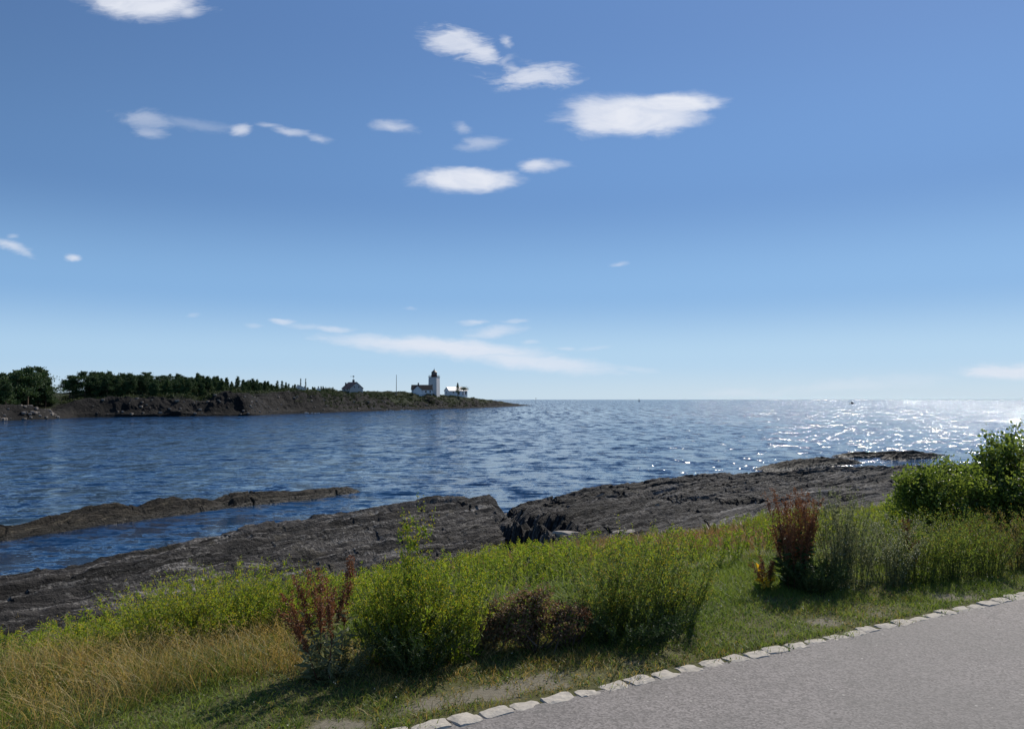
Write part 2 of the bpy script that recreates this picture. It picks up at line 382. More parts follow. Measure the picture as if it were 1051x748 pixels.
M['chimney'] = plain_mat('chimney_brick', (.18, .15, .14), .85, .3, 6)
M['bark'] = plain_mat('pine_bark', (.13, .085, .055), .9, .35, 2)
M['stem'] = plain_mat('green_stem', (.085, .10, .035), .7, .3, 9)
M['stemdry'] = plain_mat('dry_stem', (.26, .19, .11), .8, .3, 9)
M['stemred'] = plain_mat('red_stem', (.13, .055, .035), .75, .3, 9)
M['wood'] = plain_mat('shrub_wood', (.09, .07, .05), .85, .3, 9)
M['foamm'] = plain_mat('foam', (.80, .83, .86), .6, .1, 4)
M['pine'] = leaf_mat('pine_needles', [(.018, .042, .014), (.042, .078, .024), (.085, .125, .040)], .15, .7, .08)
M['yg'] = leaf_mat('yellow_green_leaf', [(.095, .155, .018), (.17, .245, .026), (.30, .335, .045)], .52)
M['midg'] = leaf_mat('mid_green_leaf', [(.07, .12, .022), (.135, .19, .034), (.23, .265, .06)], .50)
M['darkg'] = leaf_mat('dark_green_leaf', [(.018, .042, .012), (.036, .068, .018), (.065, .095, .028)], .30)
M['greyg'] = leaf_mat('grey_green_leaf', [(.085, .11, .055), (.14, .165, .09), (.23, .245, .16)], .42)
M['shrub'] = leaf_mat('shrub_leaf', [(.065, .105, .020), (.135, .195, .036), (.25, .31, .07)], .50, .4)
M['yellow'] = leaf_mat('yellow_flower', [(.42, .36, .02), (.58, .50, .04)], .35)
M['oldyel'] = leaf_mat('faded_yellow_flower', [(.26, .20, .04), (.40, .34, .06)], .35)
M['white_fl'] = leaf_mat('white_flower', [(.6, .6, .52), (.75, .75, .68)], .3)
M['dock'] = leaf_mat('dock_seed', [(.075, .030, .017), (.17, .068, .034), (.28, .13, .06)], .30)
M['dockb'] = leaf_mat('dock_seed_brown', [(.06, .026, .016), (.12, .048, .028), (.19, .085, .045)], .30)
M['brown'] = leaf_mat('withered_leaf', [(.07, .045, .032), (.16, .10, .07), (.30, .21, .14)], .42)
M['rust'] = leaf_mat('rust_leaf', [(.16, .055, .03), (.24, .10, .05), (.30, .17, .08)], .35)
M['dry'] = leaf_mat('dry_blade', [(.25, .17, .052), (.38, .275, .095), (.40, .33, .15)], .40)
M['drygreen'] = leaf_mat('half_dry_blade', [(.085, .090, .028), (.15, .14, .040), (.24, .20, .075)], .40)
M['reddry'] = leaf_mat('reddish_blade', [(.15, .085, .045), (.22, .13, .065), (.28, .20, .09)], .40)
M['blade'] = leaf_mat('green_blade', [(.07, .125, .020), (.13, .190, .034), (.21, .255, .065)], .48)
M['clover'] = leaf_mat('clover_leaf', [(.035, .075, .018), (.060, .110, .028), (.10, .15, .05)], .3)

# ---------------------------------------------------------------- ground
UX, UY = 0.867, 0.498                      # direction of the path; s = distance beyond its stone edging
def st(x, y): return -UY*x + UX*y - 3.73, UX*x + UY*y
def xy(s, t): return -UY*(s+3.73) + UX*t, UX*(s+3.73) + UY*t
def ground_z(x, y):
    s, t = st(x, y)
    Wd = 8.2 + 5.0*sstep(-8, 12, t); D = 2.75 - .35*sstep(-4, 12, t)
    k = np.clip((s-1.15)/Wd, 0, 1)**1.18
    z = -D*k*sstep(0, .14, k+.02)
    z = z - np.maximum(s-1.15-Wd, 0)*.42
    z = z + (fbm(x*.5, y*.5, 3, 3)-.5)*.35*sstep(1.0, 4, s) + (fbm(x*2.3, y*2.3, 5, 3)-.5)*.06*sstep(.1, 1.0, s)
    z = np.where(s < -.13, -.06, z)
    z = np.where(s < -5.3, .0+.03*(fbm(x, y, 8, 3)-.5), z)
    return np.maximum(z, -7.5)
def bare(x, y):
    s, t = st(x, y)
    b = fbm(x*1.6+3, y*1.6, 21, 3)*.62+fbm(x*7, y*7, 24, 3)*.38
    edge_ = np.exp(-((s-.20)/.17)**2)*.28 + .05*sstep(1.2, .1, s)
    return np.clip((b+edge_*.85-.80)*3.0+.5, 0, 1)*sstep(1.9, .9, s)*sstep(-.3, .02, s)
def gp(px, py):
    r = ray(px, py); a, b = 1.0, 120.0; o = np.array([0, 0, EYE]); prev = 1.0
    for q in np.linspace(1.5, 90, 3000):
        p = o + r*q
        if p[2] < float(ground_z(p[0], p[1])): return p
    return o + r*90

def axis(lo, hi, fine_lo, fine_hi, step, grow=1.25):
    a = list(np.arange(fine_lo, fine_hi+step/2, step)); d = step
    while a[-1] < hi: d *= grow; a.append(a[-1]+d)
    d = step
    while a[0] > lo: d *= grow; a.insert(0, a[0]-d)
    return np.array(a)
sa = axis(-900, 40, -.6, 18, .075, 1.2); ta = axis(-600, 700, -9, 34, .11, 1.15)
S2, T2 = np.meshgrid(sa, ta, indexing='ij'); X, Y = xy(S2, T2); Z = ground_z(X, Y)
V3 = np.stack([X, Y, Z], -1).reshape(-1, 3)
me = make_mesh('ground', V3, grid_faces(len(sa), len(ta))[:, ::-1], M['soil'], smooth=True)
at_ = me.attributes.new('bare', 'FLOAT', 'POINT'); at_.data.foreach_set('value', bare(X, Y).ravel().astype(np.float32))
tag(link('ground', me), kind='structure')
# asphalt path
sa = np.array([-5.2, -4.9, -4, -3, -2, -1, -.5, -.2, -.075]); ta = np.arange(-60, 90, .25)
S2, T2 = np.meshgrid(sa, ta, indexing='ij')
jag = (fbm(T2*6, T2*0, 31, 4)-.5)*.03*(S2 > -.1)
X, Y = xy(S2+jag, T2); Z = np.zeros_like(X) + .004 - .012*sstep(-1, 0, S2)*0
me = make_mesh('path', np.stack([X, Y, Z], -1), grid_faces(len(sa), len(ta))[:, ::-1], M['asphalt'], smooth=True)
tag(link('path', me), kind='structure')

# granite setts edging the path, every one its own stone
def stone_mesh(lx, ly, lz, seed, m, name='sett', jit=.1, sub=3):
    bm = bmesh.new(); bmesh.ops.create_cube(bm, size=1)
    bmesh.ops.subdivide_edges(bm, edges=bm.edges[:], cuts=4, use_grid_fill=True)
    rr = random.Random(seed)
    skew = [rr.uniform(-1, 1)*jit for _ in range(6)]; off = rr.uniform(0, 99)
    for v in bm.verts:
        x, y, z = v.co*2
        k = .16
        L = (abs(x)**8+abs(y)**8+abs(z)**8)**(1/8) ; f = 1/max(L, 1e-6)*max(abs(x), abs(y), abs(z)); x, y, z = x*f, y*f, z*f
        nn = Vector((x*2.1+off, y*2.1, z*2.1)); from_ = (vnoise(nn.x, nn.y+nn.z*3, seed)-.5)
        v.co = Vector(((x*(1+skew[0]*y+skew[1])+from_*.13)*lx/2, (y*(1+skew[2]*x+skew[3])+from_*.13)*ly/2, (z+skew[4]*x*.3+skew[5]*y*.3+from_*.22)*lz/2))
    for f in bm.faces: f.smooth = False
    me = bpy.data.meshes.new(name); bm.to_mesh(me); bm.free(); me.materials.append(m); return me
t = -2.6; i = 0
while t < 9.5:
    L = random.uniform(.14, .19)
    x, y = xy(-.055+random.uniform(-.012, .012), t+L/2)
    o = link('granite_sett', stone_mesh(L, random.uniform(.105, .135), .10, i, M['granite']))
    o.location = (x, y, -.040+random.uniform(-.005, .005)); o.rotation_euler = (random.uniform(-.04, .04), random.uniform(-.04, .04), math.atan2(UY, UX)+random.uniform(-.07, .07))
    tag(o, 'pale rough granite sett in the row edging the asphalt path', 'paving stone', 'granite setts edging the path')
    t += L + random.uniform(.006, .022)*(1 if random.random() > .08 else 2.5); i += 1

# ---------------------------------------------------------------- sea
th = np.linspace(R(-88), R(88), 1200)
rr_ = [9.0]
while rr_[-1] < 190: rr_.append(rr_[-1]*1.0052+.0)
while rr_[-1] < 60000: rr_.append(rr_[-1]*1.045)
rr_ = np.array(rr_)
RR, TT = np.meshgrid(rr_, th, indexing='ij'); X = RR*np.sin(TT); Y = RR*np.cos(TT); Z = np.zeros_like(X)
wr = np.random.default_rng(3)
for k in range(46):
    lam = .8*(9/.8)**wr.random(); a = R(215)+wr.normal()*R(34); amp = .0125*lam**.80*.10
    kx, ky = math.sin(a)*2*np.pi/lam, math.cos(a)*2*np.pi/lam; ph = wr.random()*6.28
    ok = sstep(lam/1.6, lam/4.0, RR*.0052)*sstep(lam/1.5, lam/4, RR*(R(176)/1200))
    wv = np.sin(kx*X+ky*Y+ph+.9*(vnoise(X/14, Y/14, k)-.5)*6)
    Z += amp*ok*(1-np.abs(wv)*1.0 if k % 2 else wv)
me = make_mesh('sea', np.stack([X, Y, Z+WATER], -1), grid_faces(len(rr_), len(th)), M['water'], smooth=True)
tag(link('water', me), kind='structure')

# ---------------------------------------------------------------- layered shore rock
def sweep(pts, n):
    """smooth curve through pts (x, y, ...): Catmull-Rom, sampled by arc length; returns points and arc length"""
    P = np.array(pts, float); P = np.vstack([2*P[0]-P[1], P, 2*P[-1]-P[-2]]); o = []
    for i in range(1, len(P)-2):
        u = np.linspace(0, 1, 60, endpoint=False)[:, None]; a, b, c, d = P[i-1], P[i], P[i+1], P[i+2]
        o.append(.5*((2*b)+(-a+c)*u+(2*a-5*b+4*c-d)*u**2+(-a+3*b-3*c+d)*u**3))
    o = np.vstack(o+[P[-2][None]]); L = np.concatenate([[0], np.cumsum(np.linalg.norm(np.diff(o[:, :2], axis=0), axis=1))])
    q = np.linspace(0, L[-1], n); return np.stack([np.interp(q, L, o[:, j]) for j in range(o.shape[1])], 1), q
def normals(C):
    T = unit(np.gradient(C[:, :2], axis=0)); k = 25
    if len(T) > 4*k:
        pad = np.pad(T, ((k, k), (0, 0)), 'edge'); T = unit(np.stack([np.convolve(pad[:, j], np.ones(2*k+1)/(2*k+1), 'valid') for j in (0, 1)], 1))
    return np.stack([T[:, 1], -T[:, 0]], 1)      # to the right of travel (landward)
def strata(t, s, seed, thick=1.0, amp=.3, fine=1.0):
    """tilted beds: each rises gently, breaks off in a ragged step; joints cut across"""
    z = 0
    for (L, A, sd) in ((thick*2.1, amp*1.05, 1), (thick*.80, amp*.85, 2), (thick*.38, amp*.50*fine, 3), (thick*.17, amp*.24*fine, 4)):
        wob = (fbm(t*.018, s*.04, seed+1, 3)-.5)*4.5/L**.5 + (fbm(t*.10, s*.25, seed+41, 2)-.5)*.45/L**.5 + (fbm(t*.3, s*.5, seed+sd+45, 2)-.5)*.30 + (fbm(t*1.2, s*.5, seed+sd+47, 3)-.5)*.10
        q = s/L + wob; f = q-np.floor(q); idx = np.floor(q)
        cell = np.floor(t*.20/L**.6 + _h(idx, idx*0, seed+9)*31)
        hgt = _h(idx, cell, seed+sd*7)
        z = z + A*((sstep(0, .22, f)-.30*f)*(1-sstep(.80, 1.0, f)) + (hgt-.5)*(.5 if sd > 1 else .2))
    for (Lt, dep, sd) in ((6.5, .22, 1), (2.8, .06, 2)):          # joints cutting across the beds, broken off from one bed to the next
        row = np.floor(s/2.3+(fbm(t*.05, s*.05, seed+70, 2)-.5)*2+.35*sd)
        jt = t/Lt + _h(row, row*0, seed+71+sd)*7 + s*.10 + (fbm(t*.8, s*1.6, seed+72, 3)-.5)*.5
        fr = np.abs(jt-np.floor(jt)-.5)*Lt
        z = z - dep*amp/.36*np.clip(1-fr/.16, 0, 1)*(_h(np.floor(jt), row, seed+73) > .35)
    z = z + (fbm(t*.35, s*5.0, seed+80, 4)-.5)*.16*amp/.3*fine + (fbm(t*2.2, s*6.5, seed+85, 3)-.5)*.17*amp/.3*fine
    return z
CREST = [(-34,-4,-3.8),(-26,8,-3.8),(-20.6,14.9,-3.8),(-14.6,22.9,-3.75),(-10,29.9,-3.5),(-6,34.8,-3.35),(-2.5,39.1,-3.3),(.2,42.4,-4.15),(5,46,-3.72),(11.2,51.5,-3.45),(17,57,-3.85),(24,61,-3.9),(31,64,-3.95),(46,72,-4.2),(75,84,-4.2)]
C, tl = sweep(CREST, 1900); Nn = normals(C)
sv_ = np.concatenate([np.linspace(-5, 0, 60), np.linspace(.045, 13, 290), np.linspace(13.1, 30, 190)])
Tg, Sg = np.meshgrid(tl, sv_, indexing='ij')
X = C[:, 0][:, None]+Nn[:, 0][:, None]*Sg; Y = C[:, 1][:, None]+Nn[:, 1][:, None]*Sg; cz = C[:, 2][:, None]
sg, _ = st(X, Y)
i_gap = np.argmin(np.hypot(C[:, 0]-(-1.2), C[:, 1]-40.7)); tg = tl[i_gap]
gx = X - (-1.0 + (41.5-Y)*.12) + (fbm(Y*.55, Y*0, 71, 3)-.5)*1.6    # the gully that parts the two slabs runs straight out to sea
leftm = sstep(.22, -.22, gx)
lf = sstep(tg-2, tg+4, Tg)
bankz = ground_z(X, Y)
# landward profile: behind the crest a trough on the left, a low shelf rising to the bank on the right
prof_l = cz - .10*Sg*sstep(0, 3, Sg) + .0*Sg
czl = np.interp(tl, tl[[0, 200, i_gap-220, i_gap-60]], [-3.75, -3.75, -3.6, -3.52])[:, None]
prof_l = np.where(Sg > 0, czl - .35*sstep(.5, 4.2, Sg) - .55*sstep(4.4, 5.9, Sg+.9*(fbm(Tg*.12, Tg*0, 93, 3)-.5)*2) + .65*sstep(8.6, 10.2, Sg) - .6*sstep(10.9, 11.6, Sg+.8*(fbm(Tg*.2, Tg*0, 94, 3)-.5)*2), cz)
prof_r = np.where(Sg > 0, cz*(1-sstep(0, 16, Sg)) + sstep(0, 16, Sg)*(-2.55) - .35*np.sin(np.clip(Sg/9, 0, 1)*np.pi), cz)
prof = prof_l*leftm + prof_r*(1-leftm)
gul = np.exp(-((gx-.7)/.5)**2)*sstep(24, 29, Y)
prof = prof - gul*.7 + .08*leftm*sstep(-14, -3, gx)*sstep(9, 0, Sg)*sstep(-1, 0, Sg)
prof = prof - sstep(0, -5, Sg)*2.9*1.2
Z = prof + (strata(Tg, Sg, 5, 1.0, .36)-.50)*(1-.35*sstep(8, 16, Sg)) + (fbm(Tg*.08, Sg*.25, 90, 3)-.5)*.45
Z = Z - 3*sstep(27, 30, Sg)
m_side = sstep(0.02, .4, bankz - (-2.9))                # sink beneath the grassy bank
Z = np.where(sg < 9, Z - sstep(9.5, 6.0, sg)*2.2, Z)
me = make_mesh('rocky_shore', np.stack([X, Y, Z], -1), grid_faces(len(tl), len(sv_)), M['rock'], smooth=False, uv=np.stack([Tg, Sg], -1).reshape(-1, 2))
tag(link('rocky_shore', me), kind='structure')

def reef(name, pts, label, seed, n=500, wmul=1.0, notch=(), cat='reef', hv=1.0):
    """pts: x, y, crest height over water, half width"""
    C, tl = sweep(pts, n); Nn = normals(C); sv = np.linspace(-1.6, 1.6, 90)
    Tg, Sn = np.meshgrid(tl, sv, indexing='ij'); hw = np.maximum(C[:, 3], .05)[:, None]*wmul; Sg = Sn*hw
    X = C[:, 0][:, None]+Nn[:, 0][:, None]*Sg; Y = C[:, 1][:, None]+Nn[:, 1][:, None]*Sg
    body = 1-(np.abs(Sn)**1.6)*.9 - .25*np.clip(-Sn, 0, 2)
    Z = WATER + C[:, 2][:, None]*body*1.35 + (strata(Tg, Sg, seed, .8, .26, 1.2)-.34)*hv*sstep(0, .25, C[:, 2])[:, None] + (fbm(Tg*.5, Sg, seed+3, 3)-.5)*.3*hv
    Z = Z - 1.2*sstep(.1, -.05, C[:, 2])[:, None]
    for q in notch: Z -= .30*np.exp(-((Tg-q*tl[-1]-Sg*.4)/.7)**2)
    o = link(name, make_mesh(name, np.stack([X, Y, Z], -1), grid_faces(n, 90), M['reef'], uv=np.stack([Tg, Sg], -1).reshape(-1, 2)))
    return tag(o, label, cat)
def wp(px, py, z=WATER):
    r = ray(px, py); q = (z-EYE)/r[2]; return (r[0]*q, r[1]*q)
def rp(px, py, h, hw): return wp(px, py)+(h, hw)
reef('reef', [rp(-160,576,.25,1.0), rp(-60,559,.34,1.1), rp(20,548,.18,1.0), rp(85,538,.36,1.1), rp(150,530,.42,1.1), rp(210,522,.32,1.0), rp(300,512,.22,.8), rp(340,507.5,.18,.7), rp(362,505,.10,.6), rp(382,503,-.3,.6)],
     'long low brown rock reef lying in the water off the left shore', 11, 900, notch=(.44, .60))
reef('reef', [rp(768,487,-.2,.5), rp(800,482,.2,1.4), rp(835,477,.28,1.6), rp(868,475,.18,1.2), rp(890,473,-.2,.8)],
     'brown reef with shallow pool beside it, off the right rock shelf', 23, 400)
reef('reef', [rp(835,470,-.15,.6), rp(872,469,.16,1.2), rp(915,468,.18,1.3), rp(955,467,.13,1.0), rp(980,465,-.2,.6)],
     'thin outermost sliver of reef in the glittering water, at the right', 29, 400)
reef('reef', [rp(905,473,-.15,.6), rp(925,471,.3,1.3), rp(950,469.5,.2,1.0), rp(968,469,-.2,.6)],
     'smallest reef, between the outermost reef and the leafy shrubs', 37, 300)

# boulders on the shore
def boulder(px, py, z, size, label, seed, flat=.55, m='boulder'):
    x, y = wp(px, py, z); o = link('boulder', stone_mesh(size, size*.7, size*flat, seed, M[m], 'boulder', .2))
    o.location = (x, y, z); o.rotation_euler = (.1, -.1, seed*1.3); tag(o, label, 'boulder')
boulder(588, 552, -2.75, 1.15, 'long pale boulder at the foot of the gully in the rocks', 51, .35)
boulder(669, 523, -2.95, .75, 'rounded brownish boulder on the right rock shelf behind the meadow', 52, .6)
boulder(640, 549, -2.55, .6, 'flat grey boulder where the meadow meets the rock shelf', 53, .4)
boulder(812, 504, -2.9, .8, 'squat dark boulder on the right shelf behind the red dock plants', 54, .5)
boulder(900, 494, -2.9, .9, 'grey boulder on the rock shelf close to the leafy shrubs', 55, .5)

# ---------------------------------------------------------------- lighthouse island
ISL = [(-140,170,5),(-60,190,6),(0,225,5.5),(40,240,4.6),(58,250,3.6),(74,262,3.4),(86,268,5.2),(120,275,8.2),(160,281,9.0),(200,288,9.3),(240,297,9.9),(266,305,9.9),(285,330,9.4),(320,360,10.6),(350,385,10.6),(400,440,9.8),(450,505,10.0),(485,560,9.4),(510,635,7.0),(530,725,4.2),(548,820,.3)]
pts = [((px-CX)/FPX*d, d, h) for px, d, h in ISL]
C, tl = sweep(pts, 1500); Nn = -normals(C)       # inland, away from us
si = np.concatenate([np.linspace(-6, 0, 10), np.linspace(.4, 22, 60), np.linspace(23, 60, 30), np.linspace(64, 110, 10)])
def island_z(Tg, Sg, ht):
    cl = fbm(Tg*.045, Tg*0, 201, 4)
    wd = 2.5 + 9*cl*sstep(2, 8, ht) + 11*sstep(250, 330, Tg+0*cl)*(.5+cl)
    jag = (fbm(Tg*.10, Sg*.10, 203, 5)-.5)
    k = np.clip(Sg/wd, -1, 1.0)
    jag = jag*1.3
    rise = np.where(k > 0, .10+.62*sstep(0, .9, k)+.12*np.floor(3*np.clip(k+jag, 0, 1))/3, k*1.4)
    z = ht*rise + ht*.18*sstep(12, 36, Sg)*(Sg > 0)
    z = z + jag*np.clip(ht, 0, 9)*.30*sstep(-2, 2, Sg) + (fbm(Tg*.28, Sg*.28, 207, 5)-.5)*2.4*sstep(0, 3, Sg)*sstep(0, 2, ht)
    z = z*(1+.35*(fbm(Tg*.03, Sg*.02, 211, 4)-.5)*sstep(1, 8, ht))
    z = z - 12*sstep(70, 105, Sg)
    return z
Tg, Sg = np.meshgrid(tl, si, indexing='ij'); HT = np.broadcast_to(C[:, 2][:, None], Tg.shape)
X = C[:, 0][:, None]+Nn[:, 0][:, None]*Sg; Y = C[:, 1][:, None]+Nn[:, 1][:, None]*Sg
Z = WATER+island_z(Tg, Sg, HT)
me = make_mesh('island', np.stack([X, Y, Z], -1), grid_faces(len(tl), len(si))[:, ::-1], M['island'], smooth=False)
pxs = CX+FPX*C[:, 0]/C[:, 1]
gr = sstep(2, 12, Sg)*(.30+.6*fbm(Tg*.05, Sg*.1, 209, 3)) + .25*sstep(10, 14, Sg)
at_ = me.attributes.new('green', 'FLOAT', 'POINT'); at_.data.foreach_set('value', gr.ravel().astype(np.float32))
tag(link('island', me), kind='structure')
def isl(px, s):
    x = C[:, 0]+Nn[:, 0]*s; y = C[:, 1]+Nn[:, 1]*s; i = int(np.argmin(np.abs(CX+FPX*x/y-px)))
    z = WATER+float(island_z(np.array([tl[i]]), np.array([float(s)]), np.array([C[i, 2]]))[0])
    return np.array([x[i], y[i], z])
# far coast seen through the gap in the trees
xs = np.linspace(-1500, -500, 160); hh = 7+9*fbm(xs*.008, xs*0, 301, 5)
ds = np.array([0, 12, 40, 120, 260]); hz = np.array([-.2, .45, .8, 1, .3])
X, Dp = np.meshgrid(xs, ds, indexing='ij'); Z = WATER + hh[:, None]*hz[None]
m, n = mat('hazed_far_wood'); g = n.new('ShaderNodeNewGeometry')
finish(n, principled(n, n.mix(n.noise(g.outputs['Position'], .08, 6), (.05, .075, .085, 1), (.10, .13, .135, 1)), .95, .1))  # distance haze is painted into this blue-grey
tag(link('hills', make_mesh('hills', np.stack([X, 1300+Dp, Z], -1), grid_faces(160, 5)[:, ::-1], m)), kind='structure')

# pale stones along the island shore
b = Bank(); sm = stone_mesh(1, .8, .6, 3, M['boulder']); V0 = np.array([v.co[:] for v in sm.vertices]); F0 = np.array([list(p.vertices) for p in sm.polygons])
pr = (V0, F0, np.zeros(len(F0), int)); N = 420
idx = np.concatenate([rng.integers(0, np.searchsorted(pxs, 62), 150), rng.integers(np.searchsorted(pxs, 95), np.searchsorted(pxs, 480), 270)])
ss = np.abs(rng.normal(size=N))*np.where(np.arange(N) < 150, 2.2, 5.0)+.3
pos = np.stack([C[idx, 0]+Nn[idx, 0]*ss, C[idx, 1]+Nn[idx, 1]*ss, WATER+island_z(tl[idx], ss, C[idx, 2])], 1)
scatter(b, pr, pos, rng.uniform(.35, 1.5, N)*np.where(pos[:, 1] < 262, 1, .8), rng.uniform(0, 6, N))
tag(link('shore_stones', b.mesh('shore_stones', plain_mat('pale_stone', (.20, .175, .15), .9, .3, 1))), kind='stuff')
# breaking foam at the island's foot
b = Bank()
for px, s0, L in ((392, -1.5, 9), (400, -2.5, 14), (412, -1.5, 8), (318, -1, 4)):
    p = isl(px, 0.0)
    for k in range(9):
        q = p + np.array([rng.uniform(-L, L), s0+rng.normal()*.8+rng.uniform(-L, L)*.0, 0]); q[2] = WATER+rng.uniform(.0, .22)
        q[1] = p[1] + (q[0]-p[0])*1.1 - 2.5 + rng.normal()*.6
        v = V0*np.array([rng.uniform(.6, 1.8), .5, .28]); b.add(v+q, F0)
tag(link('foam', b.mesh('foam', M['foamm'])), kind='stuff')

# ---------------------------------------------------------------- pines
def pine(seed, h, spread, lean=0.0, bare_=.35, layers=9, dens=1.0):
    r = np.random.default_rng(seed)
    K = 7; zz = np.linspace(0, h*.93, K); wob = np.cumsum(r.normal(size=(K, 2))*h*.018, 0); wob[0] = 0
    tr = np.stack([wob[:, 0]+lean*zz*zz/h, wob[:, 1], zz], 1)
    T = Bank(); T.tubes(tr[None], np.linspace(.021*h, .005*h, K)[None], k=6)
    CB = Bank(); pts_ = []; nb = int(layers*2.6)
    for i in range(nb):
        f = bare_+(1-bare_)*(i+.5)/nb; z0 = f*h*.93
        p0 = np.array([np.interp(z0, zz, tr[:, j]) for j in range(3)])
        a = r.uniform(0, 6.28); Lb = spread*h*(1-.75*((f-bare_)/(1-bare_))**1.6)*r.uniform(.55, 1.15)
        p1 = p0+np.array([np.cos(a)*Lb, np.sin(a)*Lb, Lb*r.uniform(-.05, .35)])
        T.tubes(np.stack([p0, (p0+p1)/2+[0, 0, -.03*Lb], p1])[None], np.array([[.006*h, .004*h, .002*h]]))
        for q in (.45, .75, 1.0):
            c = p0+(p1-p0)*q + r.normal(size=3)*Lb*.08; n_ = int(46*dens); rad = Lb*.30+.035*h
            pts_.append(c+r.normal(size=(n_, 3))*rad*np.array([.55, .55, .24]))
    top = tr[-1]; pts_.append(top+r.normal(size=(int(60*dens), 3))*h*np.array([.05, .05, .03]))
    P_ = np.vstack(pts_); CB.leaves(P_, r.normal(size=P_.shape)+np.array([0, 0, .6]), r.uniform(.035, .065, len(P_))*h, r.uniform(.02, .035, len(P_))*h)
    return T, CB
protos = [pine(1, 10, .30, .10), pine(2, 10, .26, -.08, .28, 10), pine(3, 10, .36, .16, .42, 8), pine(4, 10, .22, .04, .1, 12)]
pmeshes = [(a.mesh('pine_trunk', M['bark']), c.mesh('pine_crown', M['pine'])) for a, c in protos]
LBL = [
 (4, 10, 8.5, 1, 'dark bushy pine nearest the left end of the island'),
 (17, 14, 13.0, 2, 'tall flat topped pine standing above its neighbours on the left of the island'),
 (28, 12, 14.2, 0, 'tallest spreading pine on the left tip of the island'),
 (37, 16, 13.2, 2, 'broad topped pine beside the tallest pine on the island'),
 (46, 12, 9.6, 1, 'dense rounded pine left of the gap to the open bay'),
 (51, 14, 8.2, 3, 'low bushy pine at the edge of the gap on the left'),
 (71, 16, 9.4, 2, 'slender bare trunked pine standing in the gap'),
 (77, 18, 9.8, 0, 'second bare trunked pine at the right side of the gap'),
 (86, 16, 10.4, 2, 'wide crowned pine just right of the gap'),
 (94, 18, 8.2, 1, 'dark pine behind the low shore cove'),
 (104, 20, 7.8, 0, 'round crowned pine above the start of the dark cliff'),
 (118, 22, 7.4, 2, 'flat crowned pine over the dark cliff, near its left end'),
 (131, 22, 7.6, 0, 'tall pine with ragged crown rising above the cliff wood'),
 (142, 24, 7.0, 1, 'bushy pine beside the ragged pine above the cliff'),
]
GP = 'pines at the left end of the island'
for px, s, h, k, lb in LBL:
    p = isl(px, s); t_ = thing('pine_tree', lb, 'tree', p-np.array([0, 0, .3]), rng.uniform(0, 6.28), GP); t_.scale = (h/10*1.12, h/10*1.12, h/10)
    link('trunk', pmeshes[k][0], t_); link('crown', pmeshes[k][1], t_)
b = Bank()
for k in range(620):
    px = rng.uniform(-60, 346) ; s = rng.uniform(13, 50)
    if 48 < px < 93: continue
    if px > 300 and rng.random() < .6: continue
    p = isl(px, s); h = np.interp(px, [-60, 0, 50, 90, 150, 230, 290, 318, 346], [9, 8.5, 7.5, 7.6, 6.8, 5.4, 4.0, 3.0, 2.0])*rng.uniform(.65, 1.12)
    pr_ = protos[rng.integers(0, 4) if px < 200 else 3]; rz = rng.uniform(0, 6.28)
    for part, mi_ in ((pr_[0], 0), (pr_[1], 1)):
        v, f, _ = part.arrays()
        if mi_ == 1 and s > 30: sel = np.arange(0, len(f), 2); v = v.reshape(-1, 4, 3)[sel].reshape(-1, 3); f = np.arange(len(v)).reshape(-1, 4)
        scatter(b, (v, f, np.full(len(f), mi_)), p[None]-np.array([[0, 0, .4]]), np.array([h/10*1.1]), np.array([rz]))
tag(link('pine_wood', b.mesh('pine_wood', [M['bark'], M['pine']])), 'dark pine wood covering the crest of the island', kind='stuff')
# low scrub on the island's crest and slopes
b = Bank(); N = 5200; px = rng.uniform(66, 500, N); s = rng.uniform(2, 34, N)
for q in range(N):
    if px[q] > 345 and rng.random() < .35: continue
    if px[q] < 300 and s[q] < 9: continue
    p = isl(px[q], s[q]); r_ = rng.uniform(.5, 1.3)*(1 if px[q] < 345 else .55); n_ = 26
    P_ = p+rng.normal(size=(n_, 3))*r_*np.array([.8, .8, .35])+np.array([0, 0, .2]); b.leaves(P_, rng.normal(size=(n_, 3)), .55, .35)
tag(link('scrub', b.mesh('scrub', leaf_mat('scrub_leaf', [(.018, .034, .012), (.040, .060, .018), (.080, .085, .034)], .2, .7, .1))), kind='stuff')

# ---------------------------------------------------------------- buildings on the island
def gable(b, x0, x1, y0, y1, z0, z1, zr, m=0, axis_='x', hip=0.0):
    """roof prism with overhang"""
    o = .35; th = .22
    if axis_ == 'x':
        ym = (y0+y1)/2; x0 -= o; x1 += o; y0 -= o; y1 += o
        z1 -= (zr-z1)*o/((y1-y0)/2-o)
        v = [(x0,y0,z1),(x1,y0,z1),(x1,y1,z1),(x0,y1,z1),(x0+hip,ym,zr),(x1-hip,ym,zr)]
    else:
        xm = (x0+x1)/2; x0 -= o; x1 += o; y0 -= o; y1 += o
        z1 -= (zr-z1)*o/((x1-x0)/2-o)
        v = [(x1,y0,z1),(x1,y1,z1),(x0,y1,z1),(x0,y0,z1),(xm,y0+hip,zr),(xm,y1-hip,zr)]
    v = np.array(v, float); top = v+np.array([0, 0, th])
    # two (or four) sloping slabs
    def slab(ix):
        if len(ix) == 3: ix = list(ix)+[ix[-1]]
        lo = v[list(ix)]; hi = top[list(ix)]; vv = np.vstack([lo, hi])
        b.add(vv, np.array([(0,3,2,1),(4,5,6,7),(0,1,5,4),(1,2,6,5),(2,3,7,6),(3,0,4,7)]), m)
    slab((0, 1, 5, 4)); slab((2, 3, 4, 5))
    if hip: slab((1, 2, 5)); slab((3, 0, 4))
